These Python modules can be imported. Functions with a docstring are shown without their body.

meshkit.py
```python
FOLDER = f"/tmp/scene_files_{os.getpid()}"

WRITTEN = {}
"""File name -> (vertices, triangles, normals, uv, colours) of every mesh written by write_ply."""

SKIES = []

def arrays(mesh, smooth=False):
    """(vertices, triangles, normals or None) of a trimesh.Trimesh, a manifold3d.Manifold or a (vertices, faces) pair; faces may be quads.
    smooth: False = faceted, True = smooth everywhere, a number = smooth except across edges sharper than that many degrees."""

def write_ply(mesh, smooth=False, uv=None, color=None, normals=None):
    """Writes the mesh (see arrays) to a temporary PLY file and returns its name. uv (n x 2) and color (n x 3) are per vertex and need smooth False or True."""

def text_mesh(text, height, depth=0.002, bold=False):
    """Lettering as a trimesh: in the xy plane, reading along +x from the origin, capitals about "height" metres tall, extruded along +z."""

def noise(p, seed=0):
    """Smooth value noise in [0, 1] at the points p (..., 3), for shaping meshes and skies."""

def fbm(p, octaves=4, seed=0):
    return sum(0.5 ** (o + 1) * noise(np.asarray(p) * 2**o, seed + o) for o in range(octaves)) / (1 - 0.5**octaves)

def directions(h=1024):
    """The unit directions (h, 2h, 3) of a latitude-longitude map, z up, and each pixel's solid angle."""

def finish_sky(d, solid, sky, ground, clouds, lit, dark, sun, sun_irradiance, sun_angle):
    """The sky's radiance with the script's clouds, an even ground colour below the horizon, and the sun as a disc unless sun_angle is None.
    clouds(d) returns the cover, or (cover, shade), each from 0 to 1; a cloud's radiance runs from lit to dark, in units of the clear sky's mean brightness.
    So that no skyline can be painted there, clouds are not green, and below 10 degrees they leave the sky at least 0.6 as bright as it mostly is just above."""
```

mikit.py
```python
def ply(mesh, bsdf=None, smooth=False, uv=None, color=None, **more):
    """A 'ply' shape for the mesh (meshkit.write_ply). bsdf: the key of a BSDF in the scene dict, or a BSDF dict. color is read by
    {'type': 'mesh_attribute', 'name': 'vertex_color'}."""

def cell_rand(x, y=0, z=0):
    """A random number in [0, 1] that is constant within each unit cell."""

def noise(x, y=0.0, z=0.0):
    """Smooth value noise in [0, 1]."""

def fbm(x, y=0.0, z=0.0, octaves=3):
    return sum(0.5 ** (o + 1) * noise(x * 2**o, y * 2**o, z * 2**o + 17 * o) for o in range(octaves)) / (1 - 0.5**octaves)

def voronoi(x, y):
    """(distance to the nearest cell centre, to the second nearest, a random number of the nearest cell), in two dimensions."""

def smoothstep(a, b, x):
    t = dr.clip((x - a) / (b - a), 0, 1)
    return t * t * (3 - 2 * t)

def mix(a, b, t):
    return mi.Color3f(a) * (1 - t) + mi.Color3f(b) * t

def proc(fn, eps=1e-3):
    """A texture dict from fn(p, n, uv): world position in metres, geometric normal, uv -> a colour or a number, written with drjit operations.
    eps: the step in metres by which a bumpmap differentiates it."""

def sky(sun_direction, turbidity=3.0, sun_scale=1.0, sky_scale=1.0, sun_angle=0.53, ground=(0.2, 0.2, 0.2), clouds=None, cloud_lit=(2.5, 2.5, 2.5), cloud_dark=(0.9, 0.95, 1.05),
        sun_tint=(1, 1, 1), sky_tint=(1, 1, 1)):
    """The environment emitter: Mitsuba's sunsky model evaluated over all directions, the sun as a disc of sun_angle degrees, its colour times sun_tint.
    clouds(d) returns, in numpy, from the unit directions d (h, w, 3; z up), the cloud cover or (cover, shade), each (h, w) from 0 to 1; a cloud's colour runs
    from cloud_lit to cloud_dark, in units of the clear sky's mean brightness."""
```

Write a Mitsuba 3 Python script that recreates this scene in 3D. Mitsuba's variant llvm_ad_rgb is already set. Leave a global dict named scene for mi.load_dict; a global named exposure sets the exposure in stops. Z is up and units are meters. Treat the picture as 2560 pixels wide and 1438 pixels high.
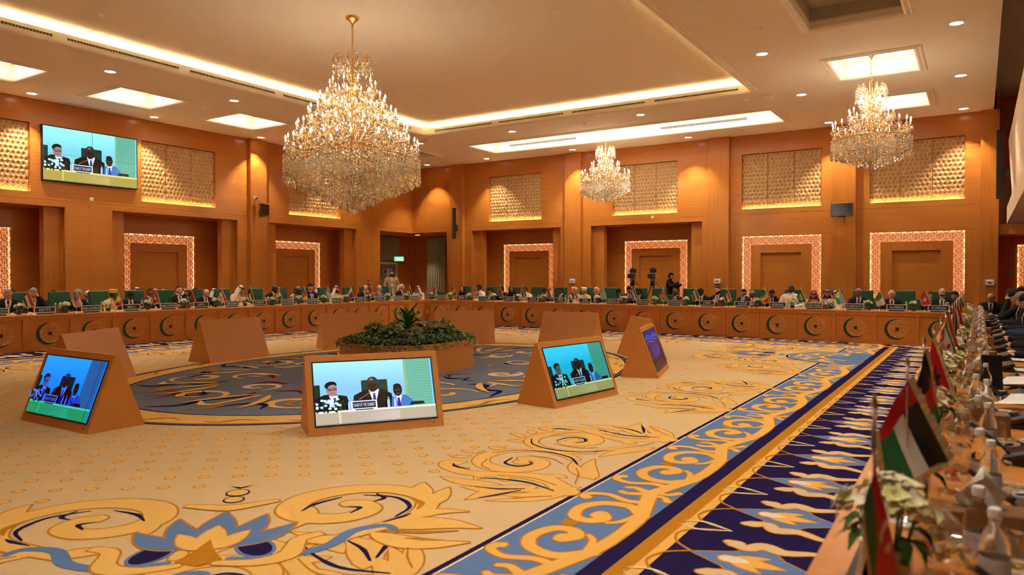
import math, random
import numpy as np, trimesh, shapely
import mitsuba as mi, drjit as dr
import mikit, meshkit
from shapely import affinity
from shapely.geometry import Polygon, LineString, Point, box as sbox, MultiPolygon
from shapely.ops import unary_union
import manifold3d as m3

T = mi.ScalarTransform4f
PI = math.pi
scene, labels = {}, {}
random.seed(7)
rng = np.random.default_rng(7)

# ---------------------------------------------------------------- camera, exposure
CAM = np.array([0.0, 0.0, 1.52]); YAW = math.radians(32.72); PITCH = math.radians(0.915)
FWD = np.array([-math.sin(YAW) * math.cos(PITCH), math.cos(YAW) * math.cos(PITCH), -math.sin(PITCH)])
scene['camera'] = {'type': 'thinlens', 'fov': 2 * math.degrees(math.atan(1280 / 1822)), 'fov_axis': 'x',
                   'aperture_radius': 0.005, 'focus_distance': 11.0, 'near_clip': 0.05, 'far_clip': 200.0,
                   'to_world': T().look_at(CAM.tolist(), (CAM + FWD).tolist(), [0, 0, 1])}
exposure = 5.25                         # the lamps' units are small, the exposure makes up for it
UNIT = 2.0 ** -5.0
WARM = np.array([1.0, 0.86, 0.68])      # lamp colour
H = 5.85                                # main ceiling
XL, YB, XR, YF = -19.5, 22.85, 3.2, -4.2

# ---------------------------------------------------------------- helpers
def arr(m):
    v, f, n = meshkit.arrays(m, False); return v, f
def shape(mesh, bsdf, smooth=False, color=None, **kw):
    """ply dict; color: one rgb for the whole mesh, or per vertex with smooth True/False"""
    if color is not None:
        c = np.asarray(color, float)
        if c.ndim == 1:
            v, f, n = meshkit.arrays(mesh, smooth)
            path = meshkit.write_ply((v, f), False, None, np.tile(c, (len(v), 1)), normals=n)
            return {'type': 'ply', 'filename': path, 'face_normals': n is None, 'bsdf': {'type': 'ref', 'id': bsdf}, **kw}
        return mikit.ply(mesh, bsdf, smooth=smooth, color=c, **kw)
    return mikit.ply(mesh, bsdf, smooth=smooth, **kw)
def fresh(key):
    if key not in USED: USED.add(key); return key
    i = CNT.get(key, 0)
    while True:
        i += 1
        k = '%s_%03d' % (key, i)
        if k not in USED: CNT[key] = i; USED.add(k); return k
USED, CNT = set(), {}
def thing(name, label, cat, group=None):
    k = fresh(name); labels[k] = {'label': label, 'category': cat}
    if group: labels[k]['group'] = group
    return k
def part(root, name, sh, label=None, kind=None):
    k = fresh(root + '__' + name); scene[k] = sh
    if label or kind: labels[k] = {}
    if label: labels[k]['label'] = label
    if kind: labels[k]['kind'] = kind
    return k
def struct(name, sh=None, label=None):
    k = fresh(name); labels[k] = {'kind': 'structure'}
    if label: labels[k]['label'] = label
    if sh is not None: scene[k] = sh
    return k
class MB:
    """collects pieces into one mesh, each with its own colour"""
    def __init__(s): s.v, s.f, s.c, s.n = [], [], [], 0
    def add(s, m, col=(.5, .5, .5), M=None):
        v, f = arr(m) if not isinstance(m, tuple) else (np.asarray(m[0], float), np.asarray(m[1], int))
        if f.shape[1] == 4: f = np.vstack([f[:, [0, 1, 2]], f[:, [0, 2, 3]]])
        if M is not None:
            v = v @ M[:3, :3].T + M[:3, 3]
            if np.linalg.det(M[:3, :3]) < 0: f = f[:, ::-1]
        s.v.append(v); s.f.append(f + s.n); s.n += len(v)
        c = np.asarray(col, float); s.c.append(np.tile(c, (len(v), 1)) if c.ndim == 1 else c)
        return s
    def box(s, x0, x1, y0, y1, z0, z1, col=(.5, .5, .5), M=None): return s.add(bx(x0, x1, y0, y1, z0, z1), col, M)
    def tube(s, pts, r, n=6, col=(.5, .5, .5), M=None, cap=True): return s.add(tube(pts, r, n, cap), col, M)
    def lathe(s, prof, n=12, col=(.5, .5, .5), M=None): return s.add(lathe(prof, n), col, M)
    def mesh(s): return (np.vstack(s.v), np.vstack(s.f))
    def col(s): return np.vstack(s.c)
    def sh(s, bsdf, smooth=False, color=False, **kw):
        """smooth may be an angle when color is off; with color, vertices are split by angle beforehand"""
        if not color: return shape(s.mesh(), bsdf, smooth, **kw)
        if smooth not in (False, True):
            v, f, n = [], [], []; c = []; at = 0
            for vv, ff, cc in zip(s.v, s.f, s.c):
                a, b, nn = meshkit.arrays((vv, ff - ff.min() if False else ff - (at)), smooth)
                at += len(vv)
                f.append(b + sum(len(q) for q in v)); v.append(a); n.append(nn)
                c.append(np.tile(cc[0], (len(a), 1)))
            path = meshkit.write_ply((np.vstack(v), np.vstack(f)), False, None, np.vstack(c), normals=np.vstack(n))
            return {'type': 'ply', 'filename': path, 'face_normals': False, 'bsdf': {'type': 'ref', 'id': bsdf}, **kw}
        return shape(s.mesh(), bsdf, smooth, s.col(), **kw)
_BF = np.array([[0, 2, 3, 1], [4, 5, 7, 6], [0, 1, 5, 4], [2, 6, 7, 3], [0, 4, 6, 2], [1, 3, 7, 5]])
def bx(x0, x1, y0, y1, z0, z1):
    return (np.array([[x, y, z] for z in (z0, z1) for y in (y0, y1) for x in (x0, x1)], float), _BF)
def cbx(x0, x1, y0, y1, z0, z1, r=0.004):
    """box with chamfered edges"""
    p = [[x, y, z] for x, dx in ((x0, r), (x1, -r)) for y, dy in ((y0, r), (y1, -r)) for z, dz in ((z0, r), (z1, -r)) for x, y, z in ((x + dx, y + dy, z), (x + dx, y, z + dz), (x, y + dy, z + dz))]
    return arr(m3.Manifold.hull_points(np.array(p, np.float32)))
def tube(pts, r, n=6, cap=True):
    p = np.asarray(pts, float); k = len(p); r = np.broadcast_to(r, (k,))
    t = np.gradient(p, axis=0) if k > 2 else np.repeat((p[1] - p[0])[None], 2, 0)
    t /= np.linalg.norm(t, axis=1, keepdims=True) + 1e-12
    a = np.cross(t[0], [0, 0, 1.] if abs(t[0][2]) < .9 else [1., 0, 0]); a /= np.linalg.norm(a)
    A = [a]
    for i in range(1, k):
        a = A[-1] - t[i] * (A[-1] @ t[i]); A.append(a / (np.linalg.norm(a) + 1e-12))
    A = np.array(A); B = np.cross(t, A); an = np.arange(n) * 2 * PI / n
    v = (p[:, None] + r[:, None, None] * (np.cos(an)[None, :, None] * A[:, None] + np.sin(an)[None, :, None] * B[:, None])).reshape(-1, 3)
    i, j = np.meshgrid(np.arange(k - 1), np.arange(n), indexing='ij'); i, j = i.ravel(), j.ravel(); j2 = (j + 1) % n
    f = np.stack([i * n + j, i * n + j2, (i + 1) * n + j2, (i + 1) * n + j], 1)
    f = np.vstack([f[:, [0, 1, 2]], f[:, [0, 2, 3]]])
    if cap:
        v = np.vstack([v, p[:1], p[-1:]]); q = np.arange(n); q2 = (q + 1) % n
        f = np.vstack([f, np.stack([q2, q, np.full(n, k * n)], 1), np.stack([(k - 1) * n + q, (k - 1) * n + q2, np.full(n, k * n + 1)], 1)])
    return v, f
def lathe(prof, n=12, cap=True):
    """profile of (r, z) from bottom to top, about z"""
    p = np.asarray(prof, float); k = len(p); a = np.arange(n) * 2 * PI / n
    v = np.stack([p[:, :1] * np.cos(a), p[:, :1] * np.sin(a), np.repeat(p[:, 1:], n, 1)], -1).reshape(-1, 3)
    i, j = np.meshgrid(np.arange(k - 1), np.arange(n), indexing='ij'); i, j = i.ravel(), j.ravel(); j2 = (j + 1) % n
    f = np.stack([i * n + j, i * n + j2, (i + 1) * n + j2, (i + 1) * n + j], 1)
    f = np.vstack([f[:, [0, 1, 2]], f[:, [0, 2, 3]]])
    if not cap: return v, f
    q = np.arange(n); q2 = (q + 1) % n; v = np.vstack([v, [[0, 0, p[0, 1]], [0, 0, p[-1, 1]]]])
    return v, np.vstack([f, np.stack([q2, q, np.full(n, k * n)], 1), np.stack([(k - 1) * n + q, (k - 1) * n + q2, np.full(n, k * n + 1)], 1)])
def polys(g):
    return [p for p in getattr(g, 'geoms', [g]) if isinstance(p, Polygon) and p.area > 1e-9]
def ext(g, h, z=0.0):
    """shapely polygon -> slab of height h standing on z"""
    out = []
    for p in polys(g):
        m = trimesh.creation.extrude_polygon(p, h, engine='earcut'); m.apply_translation([0, 0, z]); out.append((np.array(m.vertices), np.array(m.faces)))
    b = MB()
    for m in out: b.add(m)
    return b.mesh()
def flat(g, z=0.0):
    b = MB()
    for p in polys(g):
        v, f = trimesh.creation.triangulate_polygon(p, engine='earcut')
        v = np.c_[v, np.full(len(v), z)]; f = np.asarray(f)
        if len(f):
            a = v[f]; up = np.cross(a[:, 1] - a[:, 0], a[:, 2] - a[:, 0])[:, 2] < 0; f[up] = f[up][:, ::-1]; b.add((v, f))
    return b.mesh()
def tr(x, y, z): M = np.eye(4); M[:3, 3] = (x, y, z); return M
def rz(a): c, s = math.cos(a), math.sin(a); M = np.eye(4); M[:2, :2] = [[c, -s], [s, c]]; return M
def ry(a): c, s = math.cos(a), math.sin(a); M = np.eye(4); M[0, 0] = c; M[0, 2] = s; M[2, 0] = -s; M[2, 2] = c; return M
def rx(a): c, s = math.cos(a), math.sin(a); M = np.eye(4); M[1, 1] = c; M[1, 2] = -s; M[2, 1] = s; M[2, 2] = c; return M
def sc(a, b=None, c=None): return np.diag([a, a if b is None else b, a if c is None else c, 1.])
def TW(M): return T(np.asarray(M, float).tolist())
# wall frames: (u along the wall, v = height, w = out of the wall into the room) -> world
MLEFT = np.array([[0, 0, 1, XL], [1, 0, 0, 0], [0, 1, 0, 0], [0, 0, 0, 1.]])      # u = Y
MBACK = np.array([[1, 0, 0, 0], [0, 0, -1, YB], [0, 1, 0, 0], [0, 0, 0, 1.]])     # u = X
def xf(m, M):
    v, f = m; v = np.asarray(v) @ M[:3, :3].T + M[:3, 3]; f = np.asarray(f)
    return v, (f[:, ::-1] if np.linalg.det(M[:3, :3]) < 0 else f)

# ---------------------------------------------------------------- materials
def rgb(c): return {'type': 'rgb', 'value': [float(x) for x in c]}
def P(key, col, rough=.5, **kw): scene[key] = {'type': 'twosided', 'bsdf': {'type': 'principled', 'base_color': rgb(col), 'roughness': rough, **kw}}
def wood_fn(base, dark, sx, sy, sz):
    def fn(p, n, uv):
        g = mikit.fbm(p.x * sx, p.y * sy, p.z * sz, 3)
        h = mikit.noise(p.x * .35 * sx / 8, p.y * .35 * sy / 8, p.z * .9)
        return mikit.mix(base, dark, dr.clip(.85 * g + .3 * h - .12, 0, 1))
    return mikit.proc(fn)
WD0, WD1 = (.62, .230, .038), (.46, .150, .022)
scene['wood'] = {'type': 'principled', 'base_color': wood_fn(WD0, WD1, 22., 22., .8), 'roughness': .24, 'specular': .5}
scene['wood_across'] = {'type': 'principled', 'base_color': wood_fn(WD0, WD1, .9, .9, 24.), 'roughness': .24, 'specular': .5}
P('joint', (.12, .045, .01), .6)
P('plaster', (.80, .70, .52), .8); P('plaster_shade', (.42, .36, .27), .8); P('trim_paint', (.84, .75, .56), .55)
P('beige', (.66, .54, .36), .6)
scene['vc'] = {'type': 'principled', 'base_color': {'type': 'mesh_attribute', 'name': 'vertex_color'}, 'roughness': .65, 'specular': .3}
scene['vc_gloss'] = {'type': 'principled', 'base_color': {'type': 'mesh_attribute', 'name': 'vertex_color'}, 'roughness': .3, 'specular': .5}
scene['carpet'] = {'type': 'twosided', 'bsdf': {'type': 'diffuse', 'reflectance': {'type': 'mesh_attribute', 'name': 'vertex_color'}}}
scene['gold'] = {'type': 'roughconductor', 'material': 'Au', 'alpha': .22}
scene['chrome'] = {'type': 'roughconductor', 'material': 'Al', 'alpha': .15}
scene['thin_glass'] = {'type': 'thindielectric', 'int_ior': 1.5}
P('leather_tan', (.56, .33, .12), .42); P('leather_button', (.22, .09, .02), .5)
P('black', (.012, .012, .013), .4); P('black_matte', (.02, .02, .021), .7); P('dark_grey', (.07, .07, .07), .5)
P('white_plastic', (.75, .74, .7), .4); P('leather_green', (.012, .085, .038), .42); P('black_metal', (.03, .03, .032), .35)
def emit(c, s, w=1.0): return {'type': 'area', 'radiance': rgb(np.asarray(c) * s * UNIT), 'sampling_weight': w}

# ---------------------------------------------------------------- room: floor
FL = struct('floor', shape(bx(XL - 2.2, XR, YF, YB + 2.9, -.1, 0), 'carpet', color=(.62, .45, .235)))

# ---------------------------------------------------------------- room: ceiling with cove and light boxes
COVE = (-14.35, -4.55, 1.25, 17.45)
LB = [(-18.05, -16.55, c - .78, c + .78) for c in (0.55, 3.72, 6.88, 10.03, 13.2)]
RB = [(-2.6, -1.12, 15.8, 17.45), (-2.6, -1.12, 19.62, 21.2)]
RBN = [(-2.6, -1.12, 8.2, 9.9), (-2.6, -1.12, 4.4, 6.1), (-2.6, -1.12, .7, 2.4)]
DARKB = [(-2.55, -1.1, 11.95, 13.6), (-17.75, -16.4, 19.3, 20.65)]
LONG = (-14.3, -4.65, 19.6, 21.25)
holes = [COVE] + LB + RB + RBN + DARKB + [LONG]
def rect(q, d=0.): return sbox(q[0] - d, q[2] - d, q[1] + d, q[3] + d)
cpoly = sbox(XL, YF, .2, YB).difference(unary_union([rect(q) for q in holes]))
CE = struct('ceiling', shape(ext(cpoly, .12, H), 'plaster'))
def ring_trim(q, prof, name, bs='trim_paint'):
    """moulding round an opening; prof: list of (outward offset, drop below the ceiling)"""
    b = MB()
    for (o0, z0), (o1, z1) in zip(prof[:-1], prof[1:]):
        A, B = [], []
        for o, z, L in ((o0, z0, A), (o1, z1, B)):
            for x, y in ((q[0] - o, q[2] - o), (q[1] + o, q[2] - o), (q[1] + o, q[3] + o), (q[0] - o, q[3] + o)): L.append((x, y, H - z))
        v = np.array(A + B); f = np.array([[i, (i + 1) % 4, 4 + (i + 1) % 4, 4 + i] for i in range(4)]); b.add((v, f))
    return part(CE, name, b.sh(bs))
TRIM = [(0, -.10), (0, .0), (.015, .03), (.05, .045), (.085, .03), (.10, .018), (.125, .03), (.15, .018), (.165, 0)]
def lid(q, z0, z1, bs, t=.05, top=True):
    b = MB()
    b.box(q[0] - t, q[0], q[2] - t, q[3] + t, z0, z1); b.box(q[1], q[1] + t, q[2] - t, q[3] + t, z0, z1)
    b.box(q[0], q[1], q[2] - t, q[2], z0, z1); b.box(q[0], q[1], q[3], q[3] + t, z0, z1)
    if top: b.box(q[0] - t, q[1] + t, q[2] - t, q[3] + t, z1, z1 + t)
    return b.sh(bs)
KBOX, KCOVE, KSPOT, KBULB = 4.0, 16.0, 23.0, 44.0
def light_box(q, lit=True, kind='light box'):
    ring_trim(q, TRIM, 'moulding')
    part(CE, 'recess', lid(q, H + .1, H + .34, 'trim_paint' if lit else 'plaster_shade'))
    if lit:
        d = .09
        m = bx(q[0] + d, q[1] - d, q[2] + d, q[3] - d, H + .322, H + .335)
        part(CE, 'light_panel', shape(m, 'white_plastic', emitter=emit(WARM * [1, 1.1, 1.3], KBOX, .7)), label='glowing ceiling light panel')
for q in LB + RB + RBN: light_box(q)
for q in DARKB: light_box(q, False)
light_box(LONG)
# central cove: moulding, riser with grilles, raised ceiling, hidden strips
q = COVE
ring_trim(q, TRIM, 'moulding')
part(CE, 'cove_riser', lid(q, H, H + .17, 'trim_paint', t=.03, top=False))
part(CE, 'raised_ceiling', shape(bx(q[0] - .5, q[1] + .5, q[2] - .5, q[3] + .5, H + .31, H + .36), 'plaster'))
part(CE, 'cove_side', lid((q[0] - .45, q[1] + .45, q[2] - .45, q[3] + .45), H + .1, H + .31, 'trim_paint', t=.03, top=False))
for x0, x1, y0, y1 in ((q[0] - .16, q[0] - .10, q[2], q[3]), (q[1] + .10, q[1] + .16, q[2], q[3]), (q[0], q[1], q[2] - .16, q[2] - .10), (q[0], q[1], q[3] + .10, q[3] + .16)):
    part(CE, 'light_strip', shape(bx(x0, x1, y0, y1, H + .125, H + .14), 'white_plastic', emitter=emit(WARM * [1, 1.1, 1.1], KCOVE, 2.5)))
def grille(x0, x1, y0, y1, z0, z1, n, axis):
    """air grille: frame and blades, named as part of the ceiling"""
    b = MB()
    b.box(x0, x1, y0, y1, z0, z0 + .008); b.box(x0, x1, y0, y1, z1 - .008, z1)
    L = (y1 - y0) if axis == 'y' else (x1 - x0)
    for i in range(n + 1):
        t = i / n
        if axis == 'y': b.box(x0, x1, y0 + t * (L - .006), y0 + t * (L - .006) + .006, z0, z1)
        else: b.box(x0 + t * (L - .006), x0 + t * (L - .006) + .006, y0, y1, z0, z1)
    g = part(CE, 'air_grille', b.sh('trim_paint'))
    e = .004
    scene[fresh(g + '__backing')] = shape(bx(x0 + (e if axis == 'x' else -e * 0), x1, y0, y1, z0, z1) if False else bx(*( (x0 - .004, x0 - .001, y0, y1) if axis == 'y' else (x0, x1, y1 + .001, y1 + .004)), z0, z1), 'dark_grey')
for y0 in np.arange(2.0, 16.5, 2.5): grille(q[0] + .002, q[0] + .010, y0, y0 + 2.25, H + .05, H + .11, 40, 'y')
for x0 in np.arange(q[0] + .35, q[1] - 2, 2.35): grille(x0, x0 + 2.1, q[3] - .010, q[3] - .002, H + .05, H + .11, 40, 'x')
for x0 in (LONG[0] + .55, LONG[1] - 3.6): grille(x0, x0 + 2.6, LONG[3] - .012, LONG[3] - .004, H + .13, H + .22, 50, 'x')

# ---------------------------------------------------------------- walls
def wall(name, M, u0, u1, cuts, hol, zcuts, across, pil):
    """panels with open joints on a dark backing; hol: openings (u0,u1,v0,v1)"""
    W = struct(name)
    full = sbox(u0, 0, u1, H + .02)
    op = unary_union([sbox(a, c, b, d) for a, b, c, d in hol]) if hol else Polygon()
    part(W, 'backing', shape(xf(ext(full.difference(op), .06, -.12), M), 'joint'))
    us = [u0] + sorted(cuts) + [u1]
    for a, b in zip(us[:-1], us[1:]):
        for c, d in zip(zcuts[:-1], zcuts[1:]):
            g = sbox(a + .002, c + .002, b - .002, d - .002).difference(op)
            for pc in polys(g):
                if pc.area < .02: continue
                part(W, 'panel', shape(xf(ext(pc, .06, -.06), M), 'wood_across' if across(a, b, c, d) else 'wood'))
    for a, b in pil:
        part(W, 'pilaster', shape(xf(cbx(a, b, .0, H, -.01, .15, .006), M), 'wood'))
    return W
TUF = (3.58, 5.27)
back_t = [(-15.72, -13.41), (-10.6, -8.29), (-6.24, -3.93), (-2.66, -.36)]
left_t = [(6.3, 8.64), (11.43, 13.75), (16.52, 18.85)]
back_n = [(-16.53, -12.62), (-11.42, -7.48)]
left_n = [(5.5, 9.43), (10.62, 14.52), (15.72, 19.66)]
FRT, FRB = 2.74, .27       # lit frames: top, band width
fr_b = [(-6.22, -3.93), (-2.64, -.35)]
hb = [(a, b, *TUF) for a, b in back_t] + [(a, b, 0, 3.26) for a, b in back_n] + [(XL, -17.74, 0, 3.26)] + [(a, b, 0, FRT) for a, b in fr_b] 
hl = [(a, b, *TUF) for a, b in left_t] + [(a, b, 0, 3.26) for a, b in left_n] + [(20.93, YB, 0, 3.26)]
WB = wall('wall_back', MBACK, XL, .39, [-17.52, -16.86, -12.38, -11.74, -7.24, -6.59, -3.63, -2.99, -.02], hb, [0, FRT + .02, 3.42, H], lambda a, b, c, d: (b - a) > 2 and c >= FRT, [(-17.52, -16.86), (-12.38, -11.74), (-7.24, -6.59), (-3.63, -2.99), (-.02, .39)])
WL = wall('wall_left', MLEFT, YF, YB, [0., 4.8, 10.03, 14.9, 15.52, 19.95, 20.55], hl, [0, 3.42, H], lambda a, b, c, d: (b - a) > 2, [(14.9, 15.52)])
WR = struct('wall_right', shape(bx(XR, XR + .1, YF, YB + 1.5, 0, 7), 'wood'))
WF = struct('wall_front', shape(bx(XL, XR, YF - .1, YF, 0, 7), 'wood'))

# niches 1 m deep with a lit frame on their back, jambs and soffit
def niche(W, M, a, b, D=1.0, top=3.26):
    g = MB(); t = .05
    g.add(bx(a - t, a, 0, top + t, -D - t, -.06)); g.add(bx(b, b + t, 0, top + t, -D - t, -.06)); g.add(bx(a, b, top, top + t, -D - t, -.06))
    k = part(W, 'niche', shape(xf(g.mesh(), M), 'wood'))
    c = MB()      # jamb step
    s = .42
    c.add(bx(a + .001, a + s, 0, top - .001, -.42, -.20)); c.add(bx(b - s, b - .001, 0, top - .001, -.42, -.20))
    scene[fresh(k + '__jamb')] = shape(xf(c.mesh(), M), 'wood')
    return k
def lattice_tiles(u0, v0, nu, nv, s):
    """star-and-cross fretwork as thin bars over nu x nv tiles of size s"""
    h = s / 2; seg = []
    k = h * math.tan(PI / 8)
    for i in range(nu):
        for j in range(nv):
            cx, cy = u0 + (i + .5) * s, v0 + (j + .5) * s
            pt = [(cx + .5 * h * math.cos(a * PI / 4 + PI / 8), cy + .5 * h * math.sin(a * PI / 4 + PI / 8)) for a in range(8)]
            ot = [(cx + h * x, cy + h * y) for x, y in ((1, .414), (.414, 1), (-.414, 1), (-1, .414), (-1, -.414), (-.414, -1), (.414, -1), (1, -.414))]
            for a in range(8):
                seg.append((pt[a], pt[(a + 1) % 8])); seg.append((pt[a], ot[a])); seg.append((pt[a], ot[(a + 1) % 8])); 
            seg += [((cx - h, cy), (cx + h, cy)), ((cx, cy - h), (cx, cy + h))]
            for a in range(8): seg.append((ot[a], ot[(a + 1) % 8]))
    return seg
def bars(seg, w, d0, d1):
    p = np.array(seg); d = p[:, 1] - p[:, 0]; L = np.linalg.norm(d, axis=1, keepdims=True); n = np.c_[-d[:, 1], d[:, 0]] / L * w / 2
    q = np.stack([p[:, 0] - n, p[:, 1] - n, p[:, 1] + n, p[:, 0] + n], 1)
    k = len(q); v = np.concatenate([np.concatenate([q, np.full((k, 4, 1), d0)], -1), np.concatenate([q, np.full((k, 4, 1), d1)], -1)], 1).reshape(-1, 3)
    b = np.arange(k)[:, None, None] * 8
    f = np.array([[4, 5, 6, 7], [0, 1, 5, 4], [1, 2, 6, 5], [2, 3, 7, 6], [3, 0, 4, 7]])[None] + b
    return v, f.reshape(-1, 4)
def light_frame(M, a, b, w0, label, group=None):
    """U-shaped fretwork band lit from behind, wooden panel inside it; w0: plane of the fretwork"""
    k = thing('light_frame', label, 'wall light', group)
    u = unary_union([sbox(a, 0, b, FRT)]).difference(sbox(a + FRB, -.1, b - FRB, FRT - FRB))
    nt = round((b - a) / FRB); s = (b - a) / nt; nv = int(round((FRT) / s))
    sv = FRT / nv
    seg = lattice_tiles(a, 0, 1, nv, s) + lattice_tiles(b - s, 0, 1, nv, s) + lattice_tiles(a + s, FRT - s, nt - 2, 1, s)
    seg = [((x0, min(y0 * (sv / s if x0 < a + s + 1e-6 and x1 < a + s + 1e-6 or x0 > b - s - 1e-6 and x1 > b - s - 1e-6 else 1), FRT)), (x1, min(y1 * (sv / s if x0 < a + s + 1e-6 and x1 < a + s + 1e-6 or x0 > b - s - 1e-6 and x1 > b - s - 1e-6 else 1), FRT))) for (x0, y0), (x1, y1) in seg]
    part(k, 'fretwork', shape(xf(bars(seg, .0085, w0 - .01, w0), M), 'fret'))
    part(k, 'backlight', shape(xf(ext(u, .01, w0 - .075), M), 'white_plastic', emitter=emit((1., .27, .075), .8, .2)))
    e = MB(); r = .012
    for (c, d) in ((a + .006, a + .006 + r), (b - .006 - r, b - .006)): e.add(bx(c, d, 0, FRT - .01, w0 - .06, w0 - .05))
    e.add(bx(a + .02, b - .02, FRT - .02, FRT - .008, w0 - .06, w0 - .05))
    part(k, 'led_strip', shape(xf(e.mesh(), M), 'white_plastic', emitter=emit((1., .60, .25), 2.2, .1)))
    inn = sbox(a + FRB, 0, b - FRB, FRT - FRB).difference(sbox(a + .56, -.1, b - .56, 2.22))
    e = MB(); e.add(xf(ext(inn, .075, w0 - .07), M))
    part(k, 'inner_panel', e.sh('wood'))
    part(k, 'centre_panel', shape(xf(bx(a + .56, b - .56, 0, 2.22, w0 - .08, w0 - .06), M), 'wood_across'))
    return k
P('fret', (.16, .06, .015), .5)
G = 'glowing fretwork frames'
for i, (a, b) in enumerate(left_n):
    niche(WL, MLEFT, a, b)
    part(WL, 'niche_back', shape(xf(ext(sbox(a, 0, b, 3.26).difference(sbox((a + b) / 2 - 1.145, -.1, (a + b) / 2 + 1.145, FRT)), .08, -1.0 - .08), MLEFT), 'wood_across'))
    light_frame(MLEFT, (a + b) / 2 - 1.145, (a + b) / 2 + 1.145, -1.01, ['glowing fretwork frame in the niche at the left edge, behind the MOROCCO sign', 'glowing fretwork frame right of the big wall screen, behind the MALI sign', 'glowing fretwork frame in the left wall niche below and left of the big chandelier'][i])
for i, (a, b) in enumerate(back_n):
    niche(WB, MBACK, a, b)
    part(WB, 'niche_back', shape(xf(ext(sbox(a, 0, b, 3.26).difference(sbox((a + b) / 2 - 1.145, -.1, (a + b) / 2 + 1.145, FRT)), .08, -1.0 - .08), MBACK), 'wood_across'))
    light_frame(MBACK, (a + b) / 2 - 1.145, (a + b) / 2 + 1.145, -1.01, ['glowing fretwork frame in the niche above the GAMBIA and GABON signs', 'glowing fretwork frame behind the two television cameras'][i])
for i, (a, b) in enumerate(fr_b):
    light_frame(MBACK, a, b, -.03, ['glowing fretwork frame flush in the back wall above the SENEGAL sign', 'largest glowing fretwork frame, behind the ALGERIA and TUNISIA signs'][i])
    part(WB, 'frame_recess', shape(xf(ext(sbox(a - .02, 0, b + .02, FRT + .02), .03, -.16), MBACK), 'joint'))

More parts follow.
